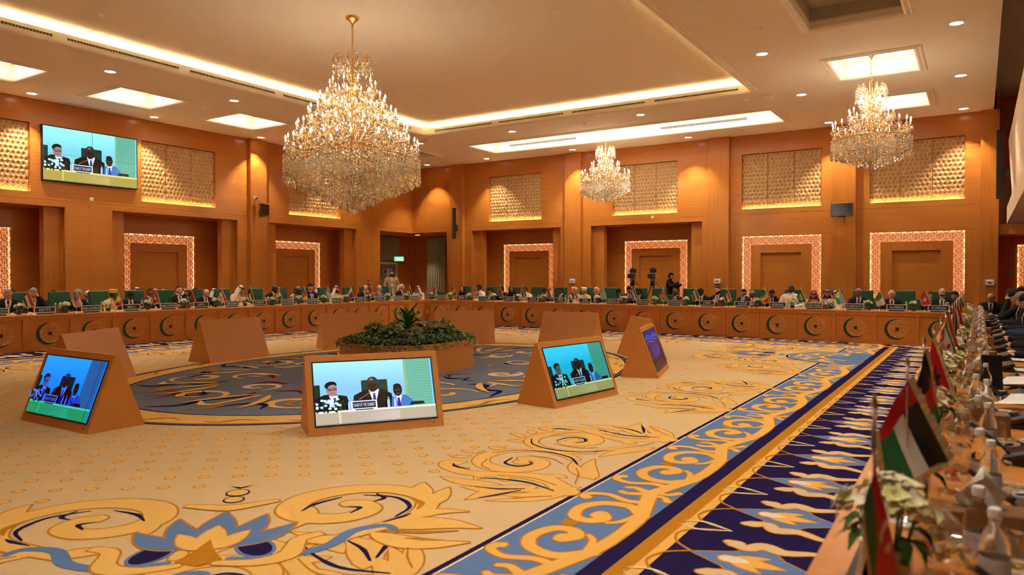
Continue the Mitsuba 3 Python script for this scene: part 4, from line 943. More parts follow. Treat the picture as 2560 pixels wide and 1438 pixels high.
# alcove: curtains, door, exit sign
def curtain(M, w, h, z0, folds, label, seed):
    k = thing('curtain', label, 'curtain'); n = folds * 8; u = np.linspace(0, 1, n + 1); r = np.random.default_rng(seed); ph = np.cumsum(r.uniform(.7, 1.3, n + 1)); ph *= folds * 2 * PI / ph[-1]
    V = []
    for q in np.linspace(0, 1, 6): V.append(np.c_[u * w, np.full(n + 1, z0 + q * h), .045 * np.sin(ph) * (1.1 - .25 * q) + .01 * np.sin(3 * u + 5 * q)])
    v = np.vstack(V); f = [[i * (n + 1) + j, i * (n + 1) + j + 1, (i + 1) * (n + 1) + j + 1, (i + 1) * (n + 1) + j] for i in range(5) for j in range(n)]
    part(k, 'drape', shape(xf((v, np.array(f)), M), 'curtain_cloth', True)); part(k, 'rail', shape(xf(tube([(0, z0 + h + .02, 0), (w, z0 + h + .02, 0)], .015, 6), M), 'chrome'))
P('curtain_cloth', (.34, .30, .17), .8); P('door_grey', (.20, .19, .13), .5)
curtain(np.array([[1, 0, 0, -20.45], [0, 0, -1, YB + 2.1], [0, 1, 0, 0], [0, 0, 0, 1.]]), 1.0, 3.10, .03, 8, 'long olive curtain at the right of the corner alcove', 1)
MA = np.array([[0, 0, 1, AX], [1, 0, 0, 0], [0, 1, 0, 0], [0, 0, 0, 1.]])
curtain(MA @ tr(22.85, 0, .12), 1.45, .98, 2.20, 11, 'short olive curtain above the door in the corner alcove', 2)
D = struct('door_1', shape(xf(cbx(23.05, 24.12, 0, 2.02, .01, .05), MA), 'door_grey'))
df = MB()
for a, b, c, d in ((22.95, 23.05, 0, 2.12), (24.12, 24.22, 0, 2.12), (23.05, 24.12, 2.02, 2.12)): df.add(bx(a, b, c, d, 0, .07))
part(D, 'frame', shape(xf(df.mesh(), MA), 'beige')); part(D, 'handle', shape(xf(tube([(24.02, 1.0, .05), (24.02, 1.0, .10), (23.9, 1.0, .10)], .01, 6), MA), 'chrome'))
def text(s, h, M, bs, depth=.003, center=True, width=None, bold=False):
    m = meshkit.text_mesh(s, h, depth, bold); lo, hi = m.bounds; v = np.array(m.vertices); v[:, 0] -= (lo[0] + hi[0]) / 2 if center else lo[0]; v[:, 1] -= (lo[1] + hi[1]) / 2
    if width and hi[0] - lo[0] > width: v[:, 0] *= width / (hi[0] - lo[0])
    return shape(xf((v, np.array(m.faces)), M), bs)
k = thing('door_sign', 'white EXIT notice on the door behind the standing man', 'sign'); Q = MA @ tr(23.62, 1.70, .052)
part(k, 'sheet', shape(xf(bx(-.28, .28, -.12, .12, 0, .003), Q), 'white_plastic')); part(k, 'word', text('EXIT', .13, Q @ tr(.09, 0, .003), 'black')); 
pic = MB(); pic.add(ext(sbox(-.24, -.09, -.13, .09), .002, .003)); part(k, 'pictogram', shape(xf(pic.mesh(), Q), 'black'))
k = thing('exit_sign', 'glowing green EXIT sign hanging in front of the alcove curtain', 'sign'); S = tr(-20.15, 22.75, 2.22) @ rz(math.radians(41)) @ np.array([[1, 0, 0, 0], [0, 0, -1, 0], [0, 1, 0, 0], [0, 0, 0, 1.]])
part(k, 'body', shape(xf(cbx(-.20, .20, -.10, .10, -.03, .0, .004), S), 'white_plastic')); part(k, 'face', shape(xf(bx(-.19, .19, -.09, .09, .0, .003), S), 'white_plastic', emitter=emit((.02, .85, .38), .9, .1)))
t_ = text('EXIT', .10, S @ tr(.0, 0, .003), 'white_plastic', width=.24, bold=True); part(k, 'word', {**t_, 'emitter': emit((.5, 1., .9), 1.4, .02)})
part(k, 'rod', shape(xf(MB().tube([(-.12, .10, -.015), (-.12, .98, -.015)], .006, 5).tube([(.12, .10, -.015), (.12, .98, -.015)], .006, 5).mesh(), S), 'chrome'))
# projector stub, smoke detectors on the ceiling
for x, y, l in ((-4.3, 17.95, 'white projector bracket on the ceiling at the far right corner of the cove'), (-14.75, 18.0, 'white bracket on the ceiling at the far left corner of the cove')):
    k = thing('ceiling_bracket', l, 'bracket'); part(k, 'plate', shape(cbx(x - .16, x + .16, y - .12, y + .12, H - .03, H - .001), 'trim_paint')); part(k, 'body', shape(cbx(x - .11, x + .11, y - .09, y + .09, H - .12, H - .04), 'trim_paint'))
    part(k, 'stem', shape(bx(x - .03, x + .03, y - .03, y + .03, H - .045, H - .025), 'trim_paint'))
det = lathe([(.03, -.035), (.05, -.03), (.06, -.008), (.06, 0)], 14)
for x, y, z in ((-13.2, 7.0, H + .31), (-12.6, 13.0, H + .31), (-6.3, 11.2, H + .31), (-7.4, 13.8, H + .31), (-3.3, 13.1, H), (-2.0, 18.6, H), (-16.9, 11.6, H), (-6.0, 21.9, H), (-13.4, 21.9, H), (-15.9, 21.6, H), (-9.5, 18.6, H), (-4.9, 18.3, H)):
    k = thing('smoke_detector', 'small round smoke detector on the plain ceiling', 'smoke detector', 'smoke detectors on the ceiling'); part(k, 'body', shape(det, 'trim_paint', 40, to_world=TW(tr(x, y, z)))); part(k, 'base', shape(lathe([(.066, -.006), (.066, 0)], 14), 'trim_paint', 40, to_world=TW(tr(x, y, z))))
# ceiling hatch, television cameras on tripods
P('camera_black', (.018, .018, .02), .45)
def tv_camera(x, y, a, label):
    k = thing('television_camera', label, 'camera'); M = tr(x, y, 0) @ rz(a)
    t = MB()
    for i in range(3):
        b = i * 2 * PI / 3 + .5; t.tube([(.04 * math.cos(b), .04 * math.sin(b), 1.22), (.46 * math.cos(b), .46 * math.sin(b), .012)], .016, 6); t.tube([(.20 * math.cos(b), .20 * math.sin(b), .72), (0, 0, .66)], .008, 5)
    part(k, 'tripod', t.sh('camera_black', 40, to_world=TW(M)))
    h = MB(); h.lathe([(.07, 1.20), (.08, 1.24), (.08, 1.30), (.05, 1.32), (.05, 1.36)], 12); h.add(cbx(-.08, .12, -.06, .06, 1.35, 1.42)); h.tube([(-.05, .05, 1.36), (-.45, .12, 1.2)], .012, 6); part(k, 'head', h.sh('camera_black', 40, to_world=TW(M)))
    b = MB(); b.add(cbx(-.22, .20, -.065, .065, 1.43, 1.60, .012)); b.add(xf(lathe([(.05, 0), (.055, .05), (.05, .12), (.065, .18), (.068, .22), (.05, .225)], 14), tr(.20, 0, 1.52) @ ry(PI / 2))); b.add(cbx(.36, .46, -.085, .085, 1.45, 1.59, .006)); part(k, 'body', b.sh('camera_black', 30, to_world=TW(M)))
    v = MB(); v.add(cbx(-.20, -.02, -.10, .10, 1.62, 1.76, .008)); v.tube([(-.1, 0, 1.75), (.05, 0, 1.80), (.2, 0, 1.74), (.2, 0, 1.60)], .014, 6); v.tube([(.06, .06, 1.70), (.34, .06, 1.72)], .018, 7); part(k, 'viewfinder', v.sh('camera_black', 30, to_world=TW(M)))
    part(k, 'pan_plate', shape(xf(cbx(.121, .123, -.03, .03, 1.36, 1.41, .0005), M), 'white_plastic'))
tv_camera(-9.62, 22.3, -1.35, 'black television camera on a tripod, the left one of two in the back niche'); tv_camera(-8.80, 22.0, -1.35, 'black television camera on a tripod beside the standing cameraman')
# ---------------------------------------------------------------- people: one continuous body each, clothing and hair over it
def sph(c, r, n=10):
    k = np.arange(n * 6) + .5; ph = np.arccos(1 - 2 * k / (n * 6)); th = PI * (1 + 5 ** .5) * k
    r = np.broadcast_to(r, (3,)); return np.asarray(c) + np.c_[np.cos(th) * np.sin(ph), np.sin(th) * np.sin(ph), np.cos(ph)] * r
def hull(*ps): return m3.Manifold.hull_points(np.vstack(ps).astype(np.float32))
def limb(*js, n=6): return [hull(sph(a[0], a[1], n), sph(b[0], b[1], n)) for a, b in zip(js[:-1], js[1:])]
def uni(l): return m3.Manifold.batch_boolean(l, m3.OpType.Add)
def soft(m, L=.028, it=10):
    m = m.refine_to_length(L); v, f = arr(m); t = trimesh.Trimesh(v, f, process=False); trimesh.smoothing.filter_taubin(t, .5, .53, iterations=it); return np.array(t.vertices), np.array(t.faces)
ICO = trimesh.creation.icosphere(4, 1.)
def head_verts(kind, grow=None):
    """face towards -y; the origin is the middle of the head, which is about .235 high"""
    u = np.array(ICO.vertices); w = {'round': 1.10, 'long': .95, 'old': 1.02}.get(kind, 1.)
    x, y, z = u.T
    p = u * [.077 * w, .096, .118]
    low = np.clip(-z, 0, 1)
    p[:, 0] *= 1 - .30 * low ** 1.3 * (.8 if kind == 'round' else 1); p[:, 1] += np.where(y < 0, -.012 * low, .028 * low)
    p[:, 1] = np.where((y > 0) & (z < -.35), p[:, 1] * .8, p[:, 1])
    fr = y < 0
    def bump(cx, cz, sx, sz, d):
        g = np.exp(-(((p[:, 0] - cx) / sx) ** 2 + ((p[:, 2] - cz) / sz) ** 2)); p[:, 1] -= np.where(fr, d * g, 0)
    p[:, 1] = np.where(fr & (p[:, 1] < -.082), -.082 + (p[:, 1] + .082) * .55, p[:, 1])
    for s in (-1, 1): bump(s * .031, .012, .016, .012, -.012); bump(s * .030, .036, .024, .009, .007); bump(s * .042, -.025, .022, .02, .005)
    bump(0, -.004, .0085, .022, .014); bump(0, -.024, .015, .011, .021); bump(0, -.058, .022, .006, .009); bump(0, -.069, .019, .006, .008); bump(0, -.0635, .02, .0035, -.005); bump(0, -.096, .022, .016, .008)
    return p
def head_mesh(kind):
    v = head_verts(kind); h = m3.Manifold(m3.Mesh(v.astype(np.float32), np.array(ICO.faces).astype(np.uint32)))
    w = {'round': 1.10, 'long': .95, 'old': 1.02}.get(kind, 1.)
    ears = [hull(sph((s * .077 * w, .008, -.002), (.011, .020, .034), 5), sph((s * .072 * w, .004, -.026), (.008, .012, .012), 4)) for s in (-1, 1)]
    return uni([h] + ears)
def hair_mesh(kind, style):
    """a cap that stands proud of the skull where there is hair and dives under the skin elsewhere"""
    u = np.array(ICO.vertices); v = head_verts(kind); x, y, z = v.T
    n = u / np.linalg.norm(u, axis=1, keepdims=True)
    line = .058 - .55 * np.clip(y + .03, 0, .1) * 1.0 - np.where(y > .0, 1.1 * np.clip(y, 0, .1), 0)
    if style == 'thick': d = np.where(z > line - .006, .020, -.012)
    elif style == 'fade': d = np.where(z > line - .01, .011, -.012)
    elif style == 'receding': d = np.where(z > line + .026 - .3 * np.abs(x), .009, -.012)
    elif style == 'bald': d = np.where((z < .055) & (z > -.055) & (y > -.02 + .5 * (.07 - np.abs(x))) & (np.abs(x) + y > .055), .008, -.012)
    elif style == 'long': d = np.where((z > line - .02) | (y > .02), .024, -.012)
    elif style == 'beard': d = np.where((z < -.040 + .9 * np.clip(np.abs(x) - .03, 0, .05)) & (y < .03) & (np.hypot(x / 1.9, z + .0635) > .011), .008, -.012)
    elif style == 'moustache': d = np.where((np.abs(x) < .034) & (np.abs(z + .046 + .15 * np.abs(x)) < .009) & (y < 0), .009, -.012)
    return v + n * d[:, None], np.array(ICO.faces)
POSES = {  # right arm, left arm (x>0 is the viewer's right): elbow, wrist, finger direction; head pitch, lean
    'desk': dict(a=((.29, -.12, .80), (.17, -.42, .795), (-.5, -.85, -.05)), b=((-.29, -.12, .80), (-.15, -.42, .795), (.5, -.85, -.05)), pitch=.08, lean=.03),
    'read': dict(a=((.28, -.14, .80), (.12, -.40, .795), (-.6, -.8, -.05)), b=((-.28, -.14, .80), (-.13, -.38, .795), (.7, -.7, -.05)), pitch=.50, lean=.08),
    'chin': dict(a=((.26, -.34, .83), (.06, -.26, 1.06), (-.2, .2, .95)), b=((-.28, -.14, .80), (-.10, -.40, .795), (.7, -.7, -.05)), pitch=.15, lean=.10),
    'fold': dict(a=((.29, -.13, .82), (-.02, -.30, .86), (-1, -.1, .05)), b=((-.29, -.13, .82), (.03, -.33, .84), (1, -.1, .05)), pitch=.02, lean=.0),
    'brow': dict(a=((.30, -.32, .83), (.10, -.22, 1.13), (-.5, .2, .85)), b=((-.28, -.14, .80), (-.14, -.40, .795), (.7, -.7, -.05)), pitch=.30, lean=.08),
    'stand': dict(a=((.27, .03, .78), (.20, -.10, .56), (.0, -.2, -1)), b=((-.27, .03, .78), (-.20, -.10, .56), (.0, -.2, -1)), pitch=-.12, lean=-.02, stand=True),
    'operate': dict(a=((.26, -.20, .84), (.16, -.42, .92), (-.1, -1, .1)), b=((-.28, -.16, .86), (-.16, -.40, 1.0), (.1, -1, .2)), pitch=.02, lean=.04, stand=True),
    'back': dict(a=((.29, -.02, .80), (.17, -.28, .78), (-.3, -.95, .0)), b=((-.29, -.02, .80), (-.17, -.28, .78), (.3, -.95, .0)), pitch=-.04, lean=-.05),
}
def hand(w, d, side):
    """palm with four fingers and a thumb from the side of it"""
    d = np.asarray(d, float); d /= np.linalg.norm(d); w = np.asarray(w, float); s = np.cross(d, [0, 0, 1.]) if abs(d[2]) < .9 else np.array([1., 0, 0]); s /= np.linalg.norm(s); u = np.cross(s, d)
    pm = w + d * .075; l = [hull(sph(w, .024, 4), sph(pm + s * .030, .012, 4), sph(pm - s * .030, .012, 4), sph(w + d * .03 + s * .026, .013, 4), sph(w + d * .03 - s * .026, .013, 4))]
    for i, L in enumerate((.062, .075, .070, .055)):
        o = (i - 1.5) * .0205 * side; a = pm + s * o; b = a + d * L * .55 - u * .008 + s * o * .15; c = b + d * L * .42 - u * .022
        l += limb((a, .0095), (b, .0085), (c, .0072), n=3)
    t0 = w + d * .022 - s * .026 * side; t1 = t0 + d * .034 - s * .030 * side - u * .008; t2 = t1 + d * .03 - s * .004 * side - u * .01
    return l + limb((t0, .013), (t1, .0105), (t2, .009), n=3)
_pc = {}
def figure(pose, kind):
    if (pose, kind) in _pc: return _pc[pose, kind]
    q = POSES[pose]; ln = q['lean']; L = lambda z: -ln * max(0., (z - .5)) / .6
    J = lambda x, y, z: np.array([x, y + L(z), z])
    def torso(g):
        t = [hull(sph(J(0, .03, .53), (.165 + g, .125 + g, .10 + g)), sph(J(0, .0, .74), (.158 + g, .122 + g, .09 + g))), hull(sph(J(0, .0, .74), (.158 + g, .122 + g, .09 + g)), sph(J(0, .0, .93), (.175 + g, .115 + g, .09 + g))),
             hull(sph(J(0, .0, .93), (.175 + g, .115 + g, .09 + g)), sph(J(.17, .01, 1.02), .062 + g), sph(J(-.17, .01, 1.02), .062 + g), sph(J(0, .01, 1.07), .062 + g))]
        return t
    def arm(sd, g, hand_=True):
        e, w, d = q['a' if sd > 0 else 'b']; e, w = np.array(e), np.array(w); sh = J(.195 * sd, .01, 1.01)
        l = limb((sh, .060 + g), (e, .045 + g), (w, .029 + g))
        return l, w, d
    def legs(g):
        if q.get('stand'): return [m for s in (-1, 1) for m in limb((J(.09 * s, .02, .52), .088 + g), (np.array([.10 * s, .01, .06]), .062 + g), (np.array([.10 * s, .03, -.33]), .044 + g))] + [hull(sph((.10 * s, .03, -.385), (.04, .05, .04), 5), sph((.11 * s, -.14, -.40), (.04, .06, .026), 5)) for s in (-1, 1)]
        return [m for s in (-1, 1) for m in limb((J(.09 * s, .02, .52), .085 + g), (np.array([.12 * s, -.40, .50]), .062 + g), (np.array([.13 * s, -.38, .10]), .042 + g))] + [hull(sph((.13 * s, -.37, .05), (.04, .05, .045), 5), sph((.135 * s, -.53, .035), (.04, .05, .03), 5)) for s in (-1, 1)]
    hc = J(0, -.02, 1.235); Rh = rx(q['pitch'])[:3, :3]; hp = hc - [0, .0, .09]
    Hm = np.eye(4); Hm[:3, :3] = Rh; Hm[:3, 3] = hp + Rh @ np.array([0, -.012, .09])
    hm = head_mesh(kind).transform(Hm[:3].astype(np.float32))
    aL, wL, dL = arm(-1, 0); aR, wR, dR = arm(1, 0)
    body = uni(torso(0) + aL + aR + legs(0) + limb((J(0, .01, 1.04), .058), (hp + [0, .012, .03], .054)))
    bv, bf = soft(body, .035, 8)
    body = uni([m3.Manifold(m3.Mesh(bv.astype(np.float32), bf.astype(np.uint32))), hm] + hand(wL, dL, -1) + hand(wR, dR, 1))
    jl, _, _ = arm(-1, .013); jr, _, _ = arm(1, .013)
    tor = torso(.014)
    skirt = [hull(sph((0, .02, .55), (.17, .13, .06)), sph((0, .02, -.30), (.21, .17, .02)))] if pose == 'stand' else []
    jk = soft(uni(tor + jl + jr + skirt), .035, 6)
    tr_ = soft(uni(legs(.012)), .04, 4)
    inf = uni(torso(.021)); v = lambda w, z0, z1: m3.Manifold.hull_points(np.array([[x, y, z] for x, z in ((-w, z1), (w, z1), (0.006, z0), (-.006, z0)) for y in (-.5, -.04)], np.float32))
    shirt = (inf ^ v(.066, .74, 1.085)); cl = uni(limb((J(0, .005, 1.05), .066), (hp + [0, .008, -.012], .061)))
    shirt = uni([shirt, cl]).refine_to_length(.05); tie = uni(torso(.027)) ^ v(.0, .70, 1.0).hull() if False else uni(torso(.027)) ^ m3.Manifold.hull_points(np.array([[x, y, z] for x, z in ((-.018, 1.07), (.018, 1.07), (.030, .80), (-.030, .80), (0, .74)) for y in (-.5, -.05)], np.float32))
    cuffs = uni([hull(sph(w_ - .03 * (np.array(w_) - np.array(q[c_][0])) / np.linalg.norm(np.array(w_) - np.array(q[c_][0])), .036, 5), sph(w_, .034, 5)) for w_, c_ in ((wL, 'b'), (wR, 'a'))])
    r = dict(body=arr(body), jacket=jk, trousers=tr_, shirt=arr(shirt), tie=arr(tie.refine_to_length(.05)), cuff=arr(cuffs), Hm=Hm, neck=J(0, .01, 1.04), wrists=(wL, wR))
    _pc[pose, kind] = r; return r
def scarf(Hm, neck, open_=.95, drop=.20, spread=1.0):
    """head cloth: over the crown, open round the face, falling on the shoulders; a closed thin solid"""
    A, Rr = 26, 12; V = []
    for i in range(Rr):
        q = i / (Rr - 1)
        for j in range(A):
            a = -PI + open_ + (2 * PI - 2 * open_) * j / (A - 1) + 0.
            a = -PI / 2 + open_ + (2 * PI - 2 * open_) * j / (A - 1); c, s = math.cos(a), math.sin(a)
            if q < .5:
                t = q / .5 * PI / 2 * 1.08; p = np.array([.090 * math.sin(t) * c, .108 * math.sin(t) * s, .02 + .118 * math.cos(t)]); p = Hm[:3, :3] @ p + Hm[:3, 3]
            else:
                w = (q - .5) / .5; p0 = Hm[:3, :3] @ np.array([.090 * c, .108 * s, .01]) + Hm[:3, 3]
                k = 1 + .12 * math.sin(a * 7 + 2 * w); p1 = np.array([neck[0] + .185 * spread * c * k, neck[1] + .13 * s * k - .02, neck[2] + .075 - drop * w * (1.0 + .15 * math.sin(a * 5))]); p = p0 + (p1 - p0) * (w ** .8)
            V.append(p)
    v = np.array(V); n = len(v); ctr = (Hm[:3, 3] + neck) / 2; vin = v + (ctr - v) * .045
    f = [[i * A + j, i * A + j + 1, (i + 1) * A + j + 1, (i + 1) * A + j] for i in range(Rr - 1) for j in range(A - 1)]
    g = [[a + n, d + n, c + n, b + n] for a, b, c, d in f]
    rim = [[i * A, (i + 1) * A, (i + 1) * A + n, i * A + n] for i in range(Rr - 1)] + [[i * A + A - 1, i * A + A - 1 + n, (i + 1) * A + A - 1 + n, (i + 1) * A + A - 1] for i in range(Rr - 1)] + [[(Rr - 1) * A + j, (Rr - 1) * A + j + 1, (Rr - 1) * A + j + 1 + n, (Rr - 1) * A + j + n] for j in range(A - 1)]
    return np.vstack([v, vin]), np.array(f + g + rim)
def xm(m, M): return xf(m, np.asarray(M))
def mat(R, t): M = np.eye(4); M[:3, :3] = R; M[:3, 3] = t; return M
SKIN = dict(fair=(.60, .33, .21), tan=(.46, .24, .13), olive=(.52, .28, .165), brown=(.22, .10, .05), dark=(.085, .042, .024), deep=(.045, .024, .016))
HAIRC = dict(black=(.012, .010, .009), brown=(.05, .028, .015), grey=(.23, .22, .20), white=(.62, .60, .55), dark=(.02, .016, .013))
CL = dict(black=(.012, .012, .015), navy=(.010, .016, .055), charcoal=(.03, .03, .034), grey=(.12, .115, .10), white=(.66, .62, .54), cream=(.62, .50, .32), beige=(.45, .34, .20), yellow=(.62, .45, .16), blue=(.02, .04, .12), olive=(.10, .09, .05))
scene['cloth'] = {'type': 'twosided', 'bsdf': {'type': 'principled', 'base_color': {'type': 'mesh_attribute', 'name': 'vertex_color'}, 'roughness': .8, 'specular': .2}}
scene['skin'] = {'type': 'twosided', 'bsdf': {'type': 'principled', 'base_color': {'type': 'mesh_attribute', 'name': 'vertex_color'}, 'roughness': .48, 'specular': .4}}
SHEM = (.62, .34, .28)
def check_cloth(m, a, b):
    v, f = arr(m); c = np.where(((np.floor(v[:, 0] * 60) + np.floor(v[:, 1] * 60) + np.floor(v[:, 2] * 60)) % 2 < 1)[:, None], a, b); return (v, f), c
def person(X, label, pose='desk', kind='mid', skin='fair', hair=None, hc='black', top='suit', col='black', tie=(.06, .02, .03), scarf_=None, agal=True, beard=None, glasses=None, cap=None, lanyard=None, scale=1., group=None, legs=True):
    k = thing('person', label, 'person', group); r = figure(pose, kind); S = np.asarray(X) @ sc(scale); tw = TW(S); sk = np.array(SKIN[skin])
    v, f = r['body']; c = np.tile(sk, (len(v), 1)); Hi = np.linalg.inv(r['Hm']); h = v @ Hi[:3, :3].T + Hi[:3, 3]
    lip = (np.abs(h[:, 0]) < .026) & (np.abs(h[:, 2] + .0635) < .011) & (h[:, 1] < -.06); c[lip] = sk * [.72, .5, .5]
    part(k, 'body', shape((v, f), 'skin', True, c, to_world=tw))
    e = MB()
    for s in (-1, 1):
        e.add(xm(arr(trimesh.creation.icosphere(1, .0115)), r['Hm'] @ tr(s * .031, -.079, .012)), (.62, .58, .52)); e.add(xm(arr(trimesh.creation.icosphere(1, .0062)), r['Hm'] @ tr(s * .031, -.0865, .011)), (.02, .012, .01))
        e.add(xm(bx(-.017, .017, -.004, .004, -.003, .003), r['Hm'] @ tr(s * .032, -.0885, .034) @ ry(-.12 * s)), np.array(HAIRC[hc]) * .8)
    part(k, 'eyes', shape(e.mesh(), 'cloth', False, e.col(), to_world=tw))
    jc = np.array(CL[col]) if isinstance(col, str) else np.array(col)
    nm = {'suit': 'jacket', 'robe': 'robe', 'uniform': 'jacket'}[top]
    part(k, nm, shape(r['jacket'], 'cloth', True, jc, to_world=tw)); part(k, 'trousers', shape(r['trousers'], 'cloth', True, jc * .9, to_world=tw))
    if top == 'suit':
        part(k, 'shirt', shape(r['shirt'], 'cloth', 40, (.66, .64, .60), to_world=tw)); part(k, 'tie', shape(r['tie'], 'cloth', 40, tie, to_world=tw)); part(k, 'cuff', shape(r['cuff'], 'cloth', 40, (.62, .60, .56), to_world=tw), kind='stuff')
    else: part(k, 'collar', shape(r['shirt'], 'cloth', 40, np.clip(jc * 1.12, 0, .75), to_world=tw))
    if hair: part(k, 'hair', shape(xm(hair_mesh(kind, hair), r['Hm']), 'cloth', True, HAIRC[hc], to_world=tw))
    if beard: part(k, 'beard' if beard[0] == 'beard' else 'moustache', shape(xm(hair_mesh(kind, beard[0]), r['Hm']), 'cloth', True, HAIRC[beard[1]], to_world=tw))
    if glasses:
        g = MB()
        for s in (-1, 1):
            a = np.linspace(0, 2 * PI, 13); g.tube(np.c_[s * .032 + .021 * np.cos(a), np.full(13, -.100), .010 + .016 * np.sin(a)], .0022, 4, cap=False); g.tube([(s * .053, -.100, .014), (s * .079, -.02, .016), (s * .08, .01, .010)], .002, 4)
            if glasses == 'sun': g.add(xf(ext(affinity.scale(Point(0, 0).buffer(1, 6), .020, .016), .002), tr(s * .032, -.1015, .010) @ rx(PI / 2)))
        g.tube([(-.011, -.101, .014), (.011, -.101, .014)], .002, 4); part(k, 'glasses', shape(xm(g.mesh(), r['Hm']), 'black', to_world=tw))
    if scarf_ is not None:
        m = scarf(r['Hm'], r['neck']); cc = np.array(scarf_)
        if tuple(scarf_) == SHEM: m, cc = check_cloth(m, (.66, .40, .34), (.52, .20, .17))
        part(k, 'headscarf', shape(m, 'cloth', True, cc, to_world=tw))
        if agal:
            a = np.linspace(0, 2 * PI, 25); g = MB()
            for z in (.078, .094): g.tube(np.c_[.080 * np.cos(a), .094 * np.sin(a) + .004, 0 * a + z], .009, 6, cap=False)
            part(k, 'head_cord', shape(xm(g.mesh(), r['Hm']), 'black_matte', True, to_world=tw))
    if cap is not None:
        kind_c, cc = cap
        if kind_c == 'fez': g = lathe([(.088, .045), (.092, .06), (.086, .135), (.075, .14)], 18); g = (g[0] * [1, 1.12, 1], g[1])
        elif kind_c == 'kufi': g = lathe([(.086, .045), (.090, .065), (.085, .105), (.06, .125), (.01, .13)], 18); g = (g[0] * [1, 1.14, 1], g[1])
        else:
            t_ = MB(); a = np.linspace(0, 2 * PI, 25)
            for i in range(4): t_.tube(np.c_[(.088 - .004 * i) * np.cos(a), (.102 - .004 * i) * np.sin(a) + .004, .055 + .02 * i + .012 * np.sin(a + i * 1.5)], .019, 7, cap=False)
            t_.lathe([(.07, .09), (.065, .128), (.03, .142), (.001, .145)], 16); g = t_.mesh()
        part(k, {'fez': 'cap', 'kufi': 'cap', 'turban': 'turban'}[kind_c], shape(xm(g, r['Hm']), 'cloth', 40, cc, to_world=tw))
    if lanyard is not None:
        n0 = r['neck']; g = MB(); g.tube([n0 + [-.06, -.03, .05], n0 + [-.055, -.125, -.03], n0 + [-.02, -.17, -.22]], .006, 5); g.tube([n0 + [.06, -.03, .05], n0 + [.055, -.125, -.03], n0 + [.02, -.17, -.22]], .006, 5)
        part(k, 'lanyard', shape(g.mesh(), 'cloth', True, lanyard, to_world=tw))
        part(k, 'badge', shape(cbx(n0[0] - .04, n0[0] + .04, n0[1] - .185, n0[1] - .175, n0[2] - .30, n0[2] - .20, .002), 'white_plastic', to_world=tw))
    return k
# chairs: high-backed green leather at the table, low-backed behind
def rbox(x0, x1, y0, y1, z0, z1, r): return hull(*[sph((x, y, z), r, 5) for x in (x0 + r, x1 - r) for y in (y0 + r, y1 - r) for z in (z0 + r, z1 - r)])
SEAT = shape(rbox(-.26, .26, -.24, .24, .37, .47, .035), 'leather_green', 35)
def back_shape(top, w): return shape(uni([hull(*[sph((x, y, z), .03, 5) for x, z in ((-w, .46), (w, .46), (-w * .94, top - .03), (w * .94, top - .03)) for y in ((.24 + .10 * (z - .46)), (.27 + .10 * (z - .46)))])]), 'leather_green', 35)
BACKH, BACKL = back_shape(1.17, .205), back_shape(.96, .22)
ARM = shape(uni([hull(sph((0, -.16, .62), .028, 5), sph((0, .20, .62), .028, 5)), hull(sph((0, -.12, .44), .02, 4), sph((0, -.14, .61), .02, 4)), hull(sph((0, .18, .44), .02, 4), sph((0, .18, .61), .02, 4))]), 'black', 35)
ped = MB(); ped.lathe([(.03, .06), (.03, .37)], 10)
for i in range(5): ped.tube([(0, 0, .07), (.27 * math.cos(i * 1.2566), .27 * math.sin(i * 1.2566), .05)], .022, 6).add(trimesh.creation.icosphere(1, .028), M=tr(.27 * math.cos(i * 1.2566), .27 * math.sin(i * 1.2566), .030))
PED = ped.sh('black_metal', 40)
def chair(X, label, high=True, group=None):
    k = thing('office_chair' if high else 'side_chair', label, 'chair', group); tw = TW(X)
    part(k, 'seat', {**SEAT, 'to_world': tw}); part(k, 'backrest', {**(BACKH if high else BACKL), 'to_world': tw})
    for s in (-1, 1): part(k, 'armrest', {**ARM, 'to_world': TW(X @ tr(.285 * s, 0, 0))})
    part(k, 'pedestal', {**PED, 'to_world': tw}); return k
def seat_frame(M, pxx, a, b, d):
    """a frame on the line d metres behind the table front, seen in that image column; faces the ring"""
    n = M[:2, 1]; s = onray(pxx, a + n * d, b + n * d); return M @ tr(s, d, 0)
def depth_of(X): return float((np.asarray(X)[:3, 3] - CAM) @ FWD)
FML, FMB = frame(KA, KK), frame(KK, KE)
def sit(side, pxx, ytop, label, d=1.12, turn=0., zs=None, **kw):
    M, a, b = (FML, KA, KK) if side == 'L' else (FMB, KK, KE)
    X = seat_frame(M, pxx, a, b, d); ztop = CAM[2] + (690 - ytop) / 1822 * depth_of(X)
    pitch = POSES[kw.get('pose', 'desk')]['pitch']; h0 = 1.352 - .04 * abs(pitch) + (.02 if kw.get('scarf_') is not None or kw.get('hair') == 'thick' else 0) + (.02 if kw.get('cap') else 0)
    s = np.clip(ztop / h0, .86, 1.06)
    return person(X @ rz(math.radians(turn)), label, scale=s, **kw)
WHITE, PINK = (.70, .67, .60), SHEM
GH = dict(scarf_=WHITE, top='robe', col='white', skin='tan', beard=('beard', 'black'))
N = lambda s: s
